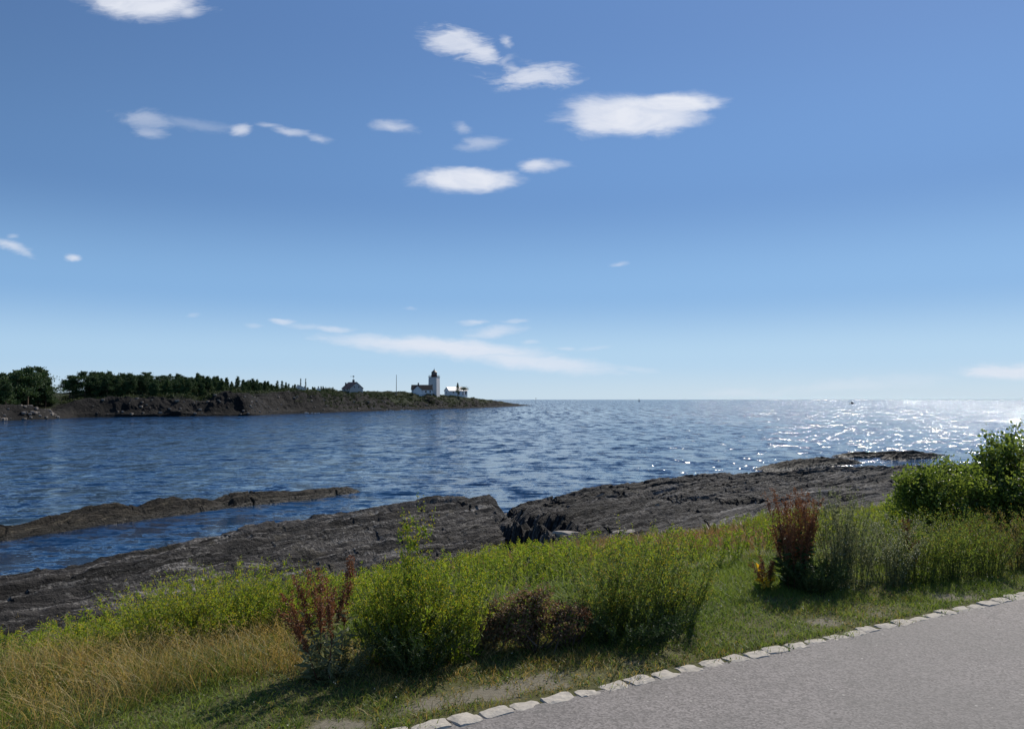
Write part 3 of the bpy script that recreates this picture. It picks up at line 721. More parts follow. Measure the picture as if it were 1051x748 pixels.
def walls(b, x0, x1, y0, y1, z0, z1, zr=None, m=0, axis_='x'):
    b.box(((x0+x1)/2, (y0+y1)/2, (z0+z1)/2), (x1-x0, y1-y0, z1-z0), m)
    if zr:
        e = .02; z1 -= 0.0
        if axis_ == 'x':
            ym = (y0+y1)/2
            for a, c in ((x0+.001, x0+.25), (x1-.25, x1-.001)):
                v = np.array([(a,y0,z1),(c,y0,z1),(c,y1,z1),(a,y1,z1),(a,ym,zr),(c,ym,zr)], float)
                b.add(v, np.array([(0,1,5,4),(2,3,4,5),(0,4,3,3),(1,2,5,5)]), m)
        else:
            xm = (x0+x1)/2
            for a, c in ((y0+.001, y0+.25), (y1-.25, y1-.001)):
                v = np.array([(x0,a,z1),(x1,a,z1),(x1,c,z1),(x0,c,z1),(xm,a,zr),(xm,c,zr)], float)
                b.add(v, np.array([(0,1,4,4),(2,3,5,5),(1,2,5,4),(3,0,4,5)]), m)
def window(parent, c, w_, h_, face='y', nm='window'):
    f = Bank(); d = (w_+.3, .12, h_+.3) if face == 'y' else (.12, w_+.3, h_+.3)
    f.box(c, d); fr = link(nm, f.mesh(nm, M['white']), parent)
    p = Bank(); off = np.array([0, -.08, 0]) if face == 'y' else np.array([.08 if face == 'x' else -.08, 0, 0])
    d = (w_, .03, h_) if face == 'y' else (.03, w_, h_); p.box(np.array(c)+off, d); link('pane', p.mesh('pane', M['window']), fr)

def setz(px, s, sink=.6):
    p = isl(px, s); p[2] -= sink; return p
# lighthouse
base = setz(445.6, 22, 0.0); SC = base[1]/FPX       # metres per picture unit at this distance
zt = EYE + (HY-404.3)*SC; base[2] = zt-1.0
lt = thing('lighthouse', 'square white lighthouse tower with dark red and black lantern top', 'lighthouse', base, R(-17))
W2 = 9.3*SC/2; HT_ = 17.2*SC+1.0
tb = Bank(); v = np.array([(-W2,-W2,-1),(W2,-W2,-1),(W2,W2,-1),(-W2,W2,-1),(-W2*.94,-W2*.94,HT_),(W2*.94,-W2*.94,HT_),(W2*.94,W2*.94,HT_),(-W2*.94,W2*.94,HT_)])
tb.add(v, np.array([(0,3,2,1),(4,5,6,7),(0,1,5,4),(1,2,6,5),(2,3,7,6),(3,0,4,7)])); link('tower', tb.mesh('tower', plain_mat('grey_white_paint', (.56, .56, .56), .7, .10, .8)), lt)
gb = Bank(); gb.box((0, 0, HT_+.12), (W2*2.02, W2*2.02, .24)); link('gallery', gb.mesh('gallery', M['dark']), lt)
rl = Bank(); g_ = W2*.95
for q in range(7):
    a = -g_+2*g_*q/6
    for (x_, y_) in ((a, -g_), (a, g_), (-g_, a), (g_, a)): rl.box((x_, y_, HT_+.24+.5), (.07, .07, 1.0))
for z_ in (.75, 1.25):
    for (x_, y_, dx, dy) in ((0,-g_,2*g_,.07),(0,g_,2*g_,.07),(-g_,0,.07,2*g_),(g_,0,.07,2*g_)): rl.box((x_, y_, HT_+z_), (dx+.01, dy+.01, .08))
link('railing', rl.mesh('railing', M['dark']), lt)
def drum(name, r0, r1, z0, z1, m, par, k=12, cap=True):
    b = Bank(); b.tubes(np.array([[(0,0,z0),(0,0,z1)]], float), np.array([[r0, r1]]), k=k)
    me = b.mesh(name, m); bm = bmesh.new(); bm.from_mesh(me); bmesh.ops.holes_fill(bm, edges=bm.edges[:]); bm.to_mesh(me); bm.free()
    return link(name, me, par)
zl = HT_+.24
drum('lantern_base', W2*.66, W2*.66, zl, zl+1.5, M['redpaint'], lt)
lr = drum('lantern_room', W2*.58, W2*.58, zl+1.5, zl+3.0, M['window'], lt)
mu = Bank()
for z_ in (zl+1.56, zl+2.94): mu.tubes(np.array([[(W2*.6*math.cos(a), W2*.6*math.sin(a), z_) for a in np.linspace(0, 2*math.pi, 25)]]), np.full((1, 25), .07), k=4)
for q in range(12):
    a = q*math.pi/6; mu.box((W2*.60*math.cos(a), W2*.60*math.sin(a), zl+2.25), (.12, .12, 1.5), rz=a)
link('lantern_frame', mu.mesh('lantern_frame', M['dark']), lr)
rf = drum('roof', W2*.72, W2*.16, zl+3.0, zl+4.6, M['dark'], lt)
drum('vent_ball', .35, .22, zl+4.55, zl+5.35, M['dark'], rf); drum('lightning_rod', .06, .03, zl+5.3, zl+6.6, M['dark'], rf, 6)
for z_ in (3.2, 7.2): window(lt, (0, -W2*.985-.02, z_), .7, 1.1)
# keeper's house against the tower
hb = setz(433, 17, 0); hb[2] = zt-.8; s_ = hb[1]/FPX
kh = thing('keepers_house', 'white keepers house with black roof beside the lighthouse tower', 'house', hb, R(12))
Lh = 10.2*s_; b = Bank(); walls(b, -Lh, Lh, -3.2, 3.2, -1.2, 3.5, 6.3); link('wall', b.mesh('wall', M['white']), kh)
b = Bank(); gable(b, -Lh, Lh, -3.2, 3.2, 0, 3.5, 6.3); rf = link('roof', b.mesh('roof', M['slate']), kh)
b = Bank(); b.box((-Lh*.35, 0, 6.9), (.9, .9, 1.9)); link('chimney', b.mesh('chimney', M['chimney']), rf)
for x_ in (-Lh*.1, Lh*.36, Lh*.8): window(kh, (x_, -3.25, 2.1), 1.0, 1.35)
window(kh, (-Lh-.06, 0, 2.2), 1.0, 1.4, '-x')
# front gabled wing at the left of that house
b = Bank(); walls(b, -Lh+.6, -Lh+6.0, -5.6, -3.25, -1.2, 3.1, 5.6, axis_='y'); wg = link('wing', b.mesh('wing', M['white']), kh)
b = Bank(); gable(b, -Lh+.6, -Lh+6.0, -5.6, -2.4, 0, 3.1, 5.6, axis_='y'); link('wing_roof', b.mesh('wing_roof', plain_mat('lit_grey_roof', (.20,.20,.21), .6, .2, 2)), wg)  # lighter grey paints in the light reflecting off this part of the roof
# white outbuilding with sunlit pale roof
ob = setz(466.5, 20, 0); ob[2] = EYE+(HY-404.6)*ob[1]/FPX-.8; s_ = ob[1]/FPX
oh = thing('outbuilding', 'white outbuilding with glaring pale roof, right of the lighthouse', 'building', ob, R(38))
Lo = 9.6*s_; b = Bank(); walls(b, -Lo, Lo*.9, -3, 3, -1.2, 3.4, 6.0); link('wall', b.mesh('wall', M['white']), oh)
b = Bank(); gable(b, -Lo, Lo*.9, -3, 3, 0, 3.4, 6.0); link('roof', b.mesh('roof', M['whiteroof']), oh)
for x_, nm in ((Lo*.25, 'door'),):
    b = Bank(); b.box((x_, -3.06, 1.6), (1.2, .12, 2.5)); link(nm, b.mesh(nm, M['dark']), oh)
window(oh, (-Lo-.06, .2, 2.0), .9, 1.2, '-x'); window(oh, (-Lo*.45, -3.05, 2.2), 1, 1.2)
sb = setz(475.5, 17, 0); sb[2] = ob[2]
sh = thing('shed', 'little white shed with pale roof at the right end of the lighthouse buildings', 'shed', sb, R(38))
b = Bank(); walls(b, -2.4, 2.4, -2, 2, -1.2, 3.6, 5.6); link('wall', b.mesh('wall', M['white']), sh)
b = Bank(); gable(b, -2.4, 2.4, -2, 2, 0, 3.6, 5.6); link('roof', b.mesh('roof', M['whiteroof']), sh)
b = Bank(); b.box((.9, -2.06, 2.0), (1.1, .12, 2.4)); link('door', b.mesh('door', M['dark']), sh)
# dark juniper and round shrub in front of the shed
fs = setz(473, 12, 0); fs[2] = ob[2]
sp_ = thing('juniper', 'dark pointed juniper in front of the shed right of the lighthouse', 'tree', (fs[0]-2.2, fs[1], fs[2]))
T_, C_ = Bank(), Bank(); T_.tubes(np.array([[(0,0,0),(.1,0,4),(0,0,9.2)]], float), np.array([[.22,.15,.04]]), k=5)
P_ = rng.normal(size=(700, 3))*np.array([.55, .55, 1.0]); zz = rng.uniform(1.6, 8.6, 700); tp = np.clip((8.8-zz)/4.5, .08, 1); P_ = np.stack([P_[:, 0]*tp*1.3, P_[:, 1]*tp*1.3, zz], 1); C_.leaves(P_, rng.normal(size=(700, 3))+[0, 0, .8], .6, .3)
link('trunk', T_.mesh('trunk', M['bark']), sp_); link('crown', C_.mesh('crown', M['pine']), sp_)
sp_ = thing('shrub', 'dark round wind pruned shrub in front of the little white shed', 'shrub', (fs[0]+1.6, fs[1], fs[2]))
T_, C_ = Bank(), Bank(); T_.tubes(np.array([[(0,0,0),(.3,0,2),(.8,0,4)],[(0,0,0),(-.3,.2,2),(-1.1,0,4)]], float), np.array([[.2,.15,.05]]*2), k=5)
P_ = rng.normal(size=(900, 3))*np.array([1.35, .9, .55])+np.array([.4, 0, 4.6]); C_.leaves(P_, rng.normal(size=(900, 3)), .5, .3)
link('trunk', T_.mesh('trunk', M['bark']), sp_); link('crown', C_.mesh('crown', M['pine']), sp_)
# signal mast
mp_ = setz(407, 20, 0); mp_[2] = EYE+(HY-404)*mp_[1]/FPX-.8
mt = thing('mast', 'slim grey mast standing alone between the cottage and the lighthouse', 'mast', mp_)
b = Bank(); b.tubes(np.array([[(0,0,-1),(0,0,11.0*mp_[1]/520+2)]], float), np.array([[.24, .14]]), k=6); link('pole', b.mesh('pole', M['chimney']), mt)
b = Bank(); b.box((0, 0, 0), (1.0, 1.0, .9)); link('footing', b.mesh('footing', M['boulder']), mt)
# cottage on the crest
cb = setz(361.7, 16, 0); s_ = cb[1]/FPX; cb[2] = EYE+(HY-401.0)*s_-.6
ct = thing('cottage', 'pale cottage with dark hipped roof standing alone on the island crest', 'cottage', cb, R(38))
a_ = 14.5*s_; b = Bank(); walls(b, -a_/2, a_/2, -a_*.62, a_*.62, -1.5, 1.9, 5.0, axis_='y'); link('wall', b.mesh('wall', plain_mat('cottage_paint', (.50,.46,.42), .7, .1, 2)), ct)
b = Bank(); gable(b, -a_/2, a_/2, -a_*.62, a_*.62, 0, 1.9, 5.05, axis_='y', hip=0.0); rf = link('roof', b.mesh('roof', M['redroof']), ct)
b = Bank(); b.box((0, -a_*.15, 5.6), (.9, .9, 1.9)); link('chimney', b.mesh('chimney', M['chimney']), rf)
b = Bank(); b.box((-a_*.3, a_*.45, 4.0), (.6, .6, 2.0)); link('chimney', b.mesh('chimney', M['chimney']), rf)
b = Bank(); b.tubes(np.array([[(0,-a_*.15,6.5),(0,-a_*.15,8.7)]], float), np.array([[.08,.05]]), k=5); b.box((.0, -a_*.15, 8.3), (.9, .08, .6)); b.box((-1.2, -a_*.15, 8.25), (1.6, .06, .12)); link('weather_vane', b.mesh('weather_vane', M['dark']), rf)
for x_ in (-a_*.17, a_*.17): window(ct, (x_, -a_*.62-.06, 2.6), .95, 1.2)
for y_ in (-a_*.3, a_*.2): window(ct, (-a_/2-.06, y_, 1.2), .9, 1.1, '-x')
# half hidden white cottages left of it and two thin spruces
for px, s, w_, lb in ((307, 18, 2.6, 'small white gabled cabin half hidden in scrub below two dark spires'), (311, 12, 2.4, 'low pale boathouse in the scrub just below the white cabin'), (327, 14, 1.8, 'tiny pale hut right of the boathouse in the scrub')):
    p = setz(px, s, 0); s_ = p[1]/FPX; p[2] = EYE+(HY-{307:398.6, 311:400.6, 327:401.2}[px])*s_-.4
    c_ = thing('cabin', lb, 'cabin', p, R(15), 'small pale cabins in the island scrub'); b = Bank(); walls(b, -w_/2, w_/2, -1.6, 1.6, -1.5, 1.0, 1.9, axis_='y'); link('wall', b.mesh('wall', M['white']), c_)
    b = Bank(); gable(b, -w_/2, w_/2, -1.6, 1.6, 0, 1.0, 1.9, axis_='y'); link('roof', b.mesh('roof', M['whiteroof']), c_)
    window(c_, (0, -1.66, .4), .5, .5)
for px, lb in ((308.4, 'left of two thin dark spruces poking above the island scrub'), (313.6, 'right of two thin dark spruces poking above the island scrub')):
    p = isl(px, 26); s_ = p[1]/FPX; zt_ = EYE+(HY-388)*s_; h = zt_-p[2]
    t_ = thing('spruce', lb, 'tree', p, 0, 'two thin spruces on the island'); T_, C_ = Bank(), Bank()
    T_.tubes(np.array([[(0,0,0),(0,0,h)]], float), np.array([[.2,.03]]), k=5); zz = rng.uniform(0, h*.98, 420); rr = (1-zz/h)**2.2*1.1+.05; a = rng.uniform(0, 6.28, 420)
    P_ = np.stack([np.cos(a)*rr*rng.random(420), np.sin(a)*rr*rng.random(420), zz], 1); C_.leaves(P_, np.stack([np.cos(a), np.sin(a), -.3+0*a], 1), .34, .18)
    link('trunk', T_.mesh('trunk', M['bark']), t_); link('crown', C_.mesh('crown', M['pine']), t_)

# small motor boat out in the glitter
d = 1150; bt = thing('motor_boat', 'tiny dark motor boat far out on the glittering sea', 'boat', ((874-CX)/FPX*d, d, WATER), R(15))
K = 13; u = np.linspace(0, 1, K); b = Bank(); L = 7.5
xs = (u-.5)*L; wd = 1.25*np.clip(1-((u-.35)/.65)**2*(u > .35), 0.02, 1)**.6; zk = -.4+.7*np.clip(u-.6, 0, 1)**1.5*2; zd = .95+.6*u**2
V3 = np.stack([np.stack([xs, -wd, zd], 1), np.stack([xs, -wd*.75, .1+zk*.4], 1), np.stack([xs, 0*xs, zk], 1), np.stack([xs, wd*.75, .1+zk*.4], 1), np.stack([xs, wd, zd], 1), np.stack([xs, 0*xs, zd-.1], 1), np.stack([xs, -wd, zd], 1)], 1)
b.add(V3.reshape(-1, 3), grid_faces(K, 7)); link('hull', b.mesh('hull', M['dark']), bt)
b = Bank(); v = np.array([(-1.2,-.9,1),(1.3,-.8,1.1),(1.3,.8,1.1),(-1.2,.9,1),(-1.0,-.8,2.7),(.5,-.7,2.6),(.5,.7,2.6),(-1.0,.8,2.7)]); b.add(v, np.array([(4,5,6,7),(0,1,5,4),(1,2,6,5),(2,3,7,6),(3,0,4,7)])); cbn = link('cabin', b.mesh('cabin', M['dark']), bt)
b = Bank(); b.box((-3.9, 0, .9), (.5, .5, 1.2)); link('outboard_motor', b.mesh('outboard_motor', M['dark']), bt)
for px, d, h, lb in ((655.5, 2600, 10, 'hair thin sail on the horizon near the middle of the sea'), (550, 1500, 9, 'thin beacon pole standing beyond the tip of the island')):
    o = thing('sea_beacon' if px < 600 else 'sailing_boat', lb, 'beacon' if px < 600 else 'boat', ((px-CX)/FPX*d, d, WATER))
    b = Bank(); b.tubes(np.array([[(0,0,-1),(0,0,h)]], float), np.array([[.3,.15]]), k=6)
    if px < 600: b.box((0,0,h-.8), (1.2,1.2,1.4)); link('pole', b.mesh('pole', M['dark']), o)
    else:
        link('mast', b.mesh('mast', M['dark']), o); b = Bank(); v = np.array([(.1,0,1.5),(3.6,0,1.5),(.1,0,h-.3),(.1,.08,1.5),(3.6,.08,1.5),(.1,.08,h-.3)])
        b.add(v, np.array([(0,1,2,2),(3,5,4,4),(0,3,4,1),(1,4,5,2)])); link('sail', b.mesh('sail', plain_mat('grey_sail', (.35,.37,.40))), o)
        b = Bank(); b.box((.6, 0, .4), (8, 2, .9)); link('hull', b.mesh('hull', M['dark']), o)

# ---------------------------------------------------------------- plant builders
def stems_of(n, h, rad, lean=.25, K=6, droop=.0, hv=.25, r0=.003):
    a = rng.uniform(0, 6.28, n); r = rad*np.sqrt(rng.random(n)); H = h*(1-hv*rng.random(n)**1.3)*(1-.12*(r/max(rad, .01))**2)
    bx, by = np.cos(a)*r*.5, np.sin(a)*r*.5; u = np.linspace(0, 1, K)[None, :]
    ln = (r*.9+lean*h*.25*rng.random(n))[:, None]; aa = (a+rng.normal(size=n)*.5)[:, None]
    X = bx[:, None]+np.cos(aa)*ln*u**1.7+rng.normal(size=(n, K))*.006; Y = by[:, None]+np.sin(aa)*ln*u**1.7+rng.normal(size=(n, K))*.006
    Zz = H[:, None]*(u-droop*u**4); return np.stack([X, Y, Zz], -1), np.broadcast_to(r0*(1-.75*u), (n, K))
def along(P, n_per, lo, hi, pw=1.0):
    N, K, _ = P.shape; f = lo+(hi-lo)*rng.random((N, n_per))**pw; q = f*(K-1); i = np.clip(q.astype(int), 0, K-2); fr = (q-i)[..., None]
    ii = np.arange(N)[:, None]; p = P[ii, i]*(1-fr)+P[ii, i+1]*fr; t_ = unit(P[ii, i+1]-P[ii, i]); return p.reshape(-1, 3), t_.reshape(-1, 3), f.ravel()

def herb(name, label, loc, h, rad, n, per, leaf, mats, flower=None, nfl=0, fsz=.012, group=None, lean=.25, cat='plant', lw=.3, side=1, low=.05, hv=.3):
    """bushy many-stemmed herb: parts stems, foliage, flowers"""
    o = thing(name, label, cat, (loc[0], loc[1], loc[2]-.03), 0, group)
    P, r = stems_of(n, h, rad, lean, hv=hv); b = Bank(); b.tubes(P, r)
    lf = Bank(); sides = [P]
    if side:
        p0, t0, f0 = along(P, 5*side, .3, .92); a = rng.uniform(0, 6.28, len(p0)); L = (h*.20*(1.15-f0)*rng.uniform(.5, 1.2, len(p0)))[:, None]
        dirv = np.stack([np.cos(a), np.sin(a), 0*a], 1)*.55+np.array([0, 0, .8]); p2 = p0+dirv*L; pm = (p0+p2)/2+np.stack([np.cos(a), np.sin(a), 0*a], 1)*L*.1
        SP = np.stack([p0, pm, p2], 1); b.tubes(SP, np.array([[.0016, .0013, .0007]])); sides.append(SP)
    for SPx, cnt in ((P, per), (sides[-1], max(3, per//6)) if side else (P, 1)):
        p, t_, f = along(SPx, cnt, low if SPx is P else .1, 1.0)
        D = t_*.5+rng.normal(size=p.shape)*.6+np.array([0, 0, .15]); Lf = leaf*rng.uniform(.5, 1.25, len(p))*(1.15-.5*f); lf.leaves(p, D, Lf, Lf*lw)
    link('stems', b.mesh('stems', mats[0]), o); link('foliage', lf.mesh('foliage', mats[1]), o)
    if flower:
        fb = Bank()
        for SPx in sides:
            p, t_, f = along(SPx, max(1, nfl if SPx is P else nfl//3), .62 if SPx is P else .7, 1.0); p = p+rng.normal(size=p.shape)*.014
            fb.leaves(p, rng.normal(size=p.shape)+[0, 0, .7], fsz*rng.uniform(.7, 1.4, len(p)), fsz*.8)
        link('flowers', fb.mesh('flowers', flower), o)
    return o
def dock(label, loc, h, rad, n, m='dock', lean=.1, leaves=30, group=None, hv=.3, seeds=230, leafm='midg', tilt=None, lo=.45):
    o = thing('dock_plant', label, 'plant', (loc[0], loc[1], loc[2]-.03), 0, group)
    P, r = stems_of(n, h, rad, lean, hv=hv, r0=.0045)
    if tilt is not None: P[..., 0] += P[..., 2]*np.array(tilt)[:n, None]
    b = Bank(); b.tubes(P, r); sd = Bank()
    p, t_, f = along(P, seeds, lo, 1.0); w_ = .014*np.sin(np.clip((f-lo)/(1.02-lo), 0, 1)*np.pi)**.6+.004
    w_ = w_*(.55+.9*vnoise(f*26, np.repeat(np.arange(n), seeds)*3.1, 5))
    p = p+rng.normal(size=p.shape)*w_[:, None]*np.array([1, 1, .5]); L = rng.uniform(.007, .016, len(p)); sd.leaves(p, rng.normal(size=p.shape)+t_*.5, L, L*.8)
    p0, t0, f0 = along(P, 5, lo, .85); a = rng.uniform(0, 6.28, len(p0)); L = (h*.13*rng.uniform(.5, 1.2, len(p0)))[:, None]
    SP = np.stack([p0, p0+np.stack([np.cos(a)*.2, np.sin(a)*.2, .95+0*a], 1)*L], 1); b.tubes(SP, np.array([[.002, .001]]))
    p, t_, f = along(SP, seeds//6, .1, 1.0); p = p+rng.normal(size=p.shape)*.007; L = rng.uniform(.006, .014, len(p)); sd.leaves(p, rng.normal(size=p.shape), L, L*.8)
    link('stems', b.mesh('stems', M['stemred']), o); link('seed_heads', sd.mesh('seed_heads', M[m]), o)
    lb_ = Bank(); p, t_, f = along(P, leaves, .0, .62); D = rng.normal(size=p.shape)*np.array([1, 1, .4])+[0, 0, .35]; L = rng.uniform(.05, .13, len(p))*(1.2-f); lb_.leaves(p, D, L, L*.28)
    link('foliage', lb_.mesh('foliage', M[leafm]), o); return o
def bush(name, label, loc, rx, ry, rz_, nleaf, leaf, mats, seed, gaps=.46, cat='shrub', group=None, lw=.55, second=None, lift=.5, nb=40):
    o = thing(name, label, cat, loc, 0, group); r = np.random.default_rng(seed); b = Bank(); lf = Bank()
    nl = max(9, int(nb/4)); a = r.uniform(0, 6.28, nl); f = np.sqrt(r.random(nl))
    lc = np.stack([np.cos(a)*f*rx*.75, np.sin(a)*f*ry*.75, rz_*(lift+.35+r.uniform(-.35, .45, nl)*(1-.5*f))], 1); lr_ = r.uniform(.22, .42, nl)*min(rx, rz_)
    tips = []
    for c, q in zip(lc, lr_):
        P = np.stack([np.array([c[0]*.12, c[1]*.12, -.05]), c*np.array([.5, .5, .45])+r.normal(size=3)*.05, c])[None]; b.tubes(P, np.array([[.018, .012, .006]])*max(rx, .5), k=4)
        nt = 16; d = unit(r.normal(size=(nt, 3))+[0, 0, .35]); e = c+d*q*r.uniform(.75, 1.35, (nt, 1))
        T3 = np.stack([np.broadcast_to(c, e.shape), (c+e)/2+r.normal(size=e.shape)*.02, e], 1); b.tubes(T3, np.array([[.005, .0035, .0015]])*max(rx, .5)); tips.append(T3)
    T3 = np.concatenate(tips); per = max(4, nleaf//len(T3)); p, t_, f = along(T3, per, .15, 1.0); p = p+r.normal(size=p.shape)*leaf*.9
    keep = p[:, 2] > .03; p, t_ = p[keep], t_[keep]; D = t_*.6+r.normal(size=p.shape)*.7; L = leaf*r.uniform(.6, 1.3, len(p))
    lf.leaves(p, D, L, L*lw, 0)
    link('branches', b.mesh('branches', mats[0]), o); link('foliage', lf.mesh('foliage', mats[1]), o)
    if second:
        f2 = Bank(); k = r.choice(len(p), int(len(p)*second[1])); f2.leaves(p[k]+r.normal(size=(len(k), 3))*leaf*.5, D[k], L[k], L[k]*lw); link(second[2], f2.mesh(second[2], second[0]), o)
    return o

# ---------------------------------------------------------------- the plants one can tell apart
GY = 'yellow green bushy weeds by the left rocks'
def col_at(px, s, topy=None):
    k = (px-CX)/FPX; y = (s+3.73)/(UX-UY*k); x = k*y; z = float(ground_z(x, y))
    return (x, y, z) if topy is None else ((x, y, z), EYE+(HY-topy)/FPX*y-z)
for px, s, top, rad, lb in (
   (85, 2.6, 648, .30, 'lowest leftmost yellow green weed clump, above the tan grass'),
   (130, 2.5, 622, .36, 'yellow green weed clump second from the left, against dark rock'),
   (175, 2.4, 600, .36, 'yellow green weed clump with dark hollow below, left of the tallest clump'),
   (222, 2.3, 584, .38, 'broad bright yellow green weed clump, tallest at the left'),
   (268, 2.3, 582, .40, 'yellow topped weed clump just left of the red dock plant'),
   (245, 3.2, 588, .42, 'weed clump peeping up behind the broad bright one'),
   (190, 3.2, 606, .42, 'weed clump behind the clump with the dark hollow'),
   (308, 2.4, 590, .36, 'green weed clump behind the leaning red dock stalks')):
    p_, h = col_at(px, s, top)
    herb('weed_clump', lb, p_, h*1.2, rad, 85, 36, .036, (M['stem'], M['yg']), M['yellow'], 9, .010, GY, lean=.45, lw=.26, hv=.55)
dock('leaning red dock plant with five rusty seed stalks beside the tall yellow weed', gp(338, 694), .74, .24, 9, 'dock', .2, 34, hv=.35, seeds=420, leafm='greyg', tilt=[-.30, -.12, .02, .12, .05, -.45, .2, -.2, .0])
herb('weed_clump', 'grey green feathery weed at the foot of the leaning red dock', gp(345, 697), .30, .20, 30, 34, .026, (M['stem'], M['greyg']), M['oldyel'], 3, .008)
herb('weed_clump', 'tallest yellow flowered weed in front, rising against the dark rock', gp(428, 684), .74, .24, 60, 50, .034, (M['stem'], M['yg']), M['yellow'], 12, .010, lean=.2, hv=.5)
herb('weed_clump', 'slender leading stems of the tallest yellow weed, reaching over the rock', gp(426, 683), 1.12, .08, 11, 90, .036, (M['stem'], M['yg']), M['yellow'], 20, .011, lean=.08, hv=.25)
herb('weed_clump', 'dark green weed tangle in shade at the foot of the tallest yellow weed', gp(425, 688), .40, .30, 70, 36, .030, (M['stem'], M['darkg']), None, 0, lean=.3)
herb('weed_clump', 'yellow green weed with small white flower, right of the tallest weed', gp(468, 676), .66, .24, 55, 46, .034, (M['stem'], M['yg']), M['yellow'], 9, .010, lean=.2)
herb('weed_clump', 'yellow green weed left of the tallest one, behind the dock', gp(392, 676), .62, .25, 55, 46, .034, (M['stem'], M['yg']), M['yellow'], 9, .010, lean=.2)
bush('withered_bush', 'withered dark brown bush in the middle of the verge', gp(548, 667), .27, .24, .38, 12000, .019, (M['wood'], M['brown']), 61, lift=.18, cat='bush', second=(M['midg'], .35, 'green_leaves'), nb=60)
bush('withered_bush', 'thin greyish brown bush left of the darkest withered one', gp(508, 664), .20, .18, .30, 5600, .016, (M['wood'], M['brown']), 62, lift=.15, cat='bush', second=(M['greyg'], .4, 'grey_leaves'), nb=50)
bush('withered_bush', 'small rusty bush touching the right side of the dark withered one', gp(585, 662), .18, .16, .26, 3600, .016, (M['wood'], M['brown']), 63, lift=.15, cat='bush', second=(M['rust'], .5, 'rusty_leaves'), nb=40)
herb('weed_clump', 'bare pale sprawling weed stalks left of the withered brown bush', gp(488, 672), .20, .18, 26, 6, .02, (M['stemdry'], M['drygreen']), None, 0, lean=1.2)
for px, py, h, rad, fl, lb in (
   (620, 654, .62, .26, 'oldyel', 'green weed clump right of the rusty bush, first of the tall row'),
   (655, 650, .72, .30, 'yellow', 'tall green weed clump with yellow tops in the middle of the verge'),
   (694, 642, .60, .26, 'oldyel', 'green weed clump at the right end of the tall middle row')):
    herb('weed_clump', lb, gp(px, py), h*1.15, rad, 56, 40, .034, (M['stem'], M['midg']), M[fl], 9, .010, 'tall weeds in the middle of the verge', lean=.35, hv=.6)
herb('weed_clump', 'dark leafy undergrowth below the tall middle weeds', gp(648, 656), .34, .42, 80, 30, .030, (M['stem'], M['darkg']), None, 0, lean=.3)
dock('upright dark red dock cluster, the densest red plant on the verge', gp(815, 606), .92, .19, 34, 'dock', .16, 26, hv=.38, seeds=260, leafm='darkg', lo=.38)
o = dock('small red dock with yellow leaves left of the big red cluster', gp(786, 607), .34, .11, 7, 'dock', .2, 10, seeds=120, leafm='midg')
yb = Bank(); P, r_ = stems_of(9, .26, .10, .2); p, t_, f = along(P, 5, .3, 1); yb.leaves(p, rng.normal(size=p.shape), rng.uniform(.03, .06, len(p)), .035); link('yellow_leaves', yb.mesh('yellow_leaves', leaf_mat('yellow_leaf', [(.45,.22,.02),(.62,.45,.03)], .5)), o)
herb('mugwort', 'tall silvery mugwort right beside the dark red dock cluster', gp(858, 606), .98, .20, 40, 70, .034, (M['stem'], M['greyg']), M['white_fl'], 5, .007, lean=.06, hv=.3, lw=.24)
herb('mugwort', 'slimmer silvery mugwort leaning right of the first one', gp(882, 602), .86, .18, 28, 60, .032, (M['stem'], M['greyg']), M['white_fl'], 4, .007, lean=.3, hv=.4, lw=.22)
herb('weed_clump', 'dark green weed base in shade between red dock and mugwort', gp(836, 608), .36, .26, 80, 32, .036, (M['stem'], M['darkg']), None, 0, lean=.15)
GR = 'dark weeds in front of the leafy shrubs'
for px, py, h, rad, mm, fl, lb in (
   (912, 600, .56, .30, 'greyg', 'white_fl', 'grey green weed clump nearest the mugwort, first of the right row'),
   (945, 597, .60, .32, 'midg', 'oldyel', 'olive weed clump with a thin red dock beside it, right of the grey one'),
   (978, 594, .58, .32, 'midg', 'oldyel', 'olive weed clump below the pale green shrub'),
   (1010, 590, .60, .34, 'midg', 'rust', 'brownish weed clump in front of the big dark shrub'),
   (1045, 586, .62, .36, 'drygreen', 'rust', 'reddish weed clump cut by the right edge of the picture'),
   (1085, 582, .62, .36, 'midg', 'oldyel', 'weed clump past the right edge of the picture'),
   (930, 580, .55, .32, 'greyg', 'white_fl', 'grey weed clump standing behind the right row'),
   (990, 574, .62, .34, 'midg', 'oldyel', 'olive weed clump standing behind the right row')):
    herb('weed_clump', lb, gp(px, py), h, rad, 60, 36, .030, (M['stem'], M[mm]), M[fl], 5, .009, GR, lean=.15)
dock('thin single red dock in front of the pale green shrub', gp(934, 598), .62, .06, 3, 'dockb', .05, 10, seeds=200)
def offs(p, dx, dy): return (p[0]+dx, p[1]+dy, float(ground_z(p[0]+dx, p[1]+dy)))
def spot(px, d): x = (px-CX)/FPX*d; return (x, d, float(ground_z(x, d)))
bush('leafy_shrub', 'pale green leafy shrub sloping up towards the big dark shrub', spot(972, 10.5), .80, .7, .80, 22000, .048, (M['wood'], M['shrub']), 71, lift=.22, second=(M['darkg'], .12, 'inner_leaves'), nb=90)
bush('leafy_shrub', 'low pale shrub at the left foot of the leafy shrubs', spot(938, 11.5), .50, .5, .55, 8200, .045, (M['wood'], M['shrub']), 72, lift=.22, nb=60)
bush('leafy_shrub', 'big dark leafy shrub, highest plant at the right edge', spot(1056, 10.2), .92, .85, 1.04, 26000, .052, (M['wood'], M['shrub']), 73, lift=.22, second=(M['darkg'], .22, 'inner_leaves'), nb=110)
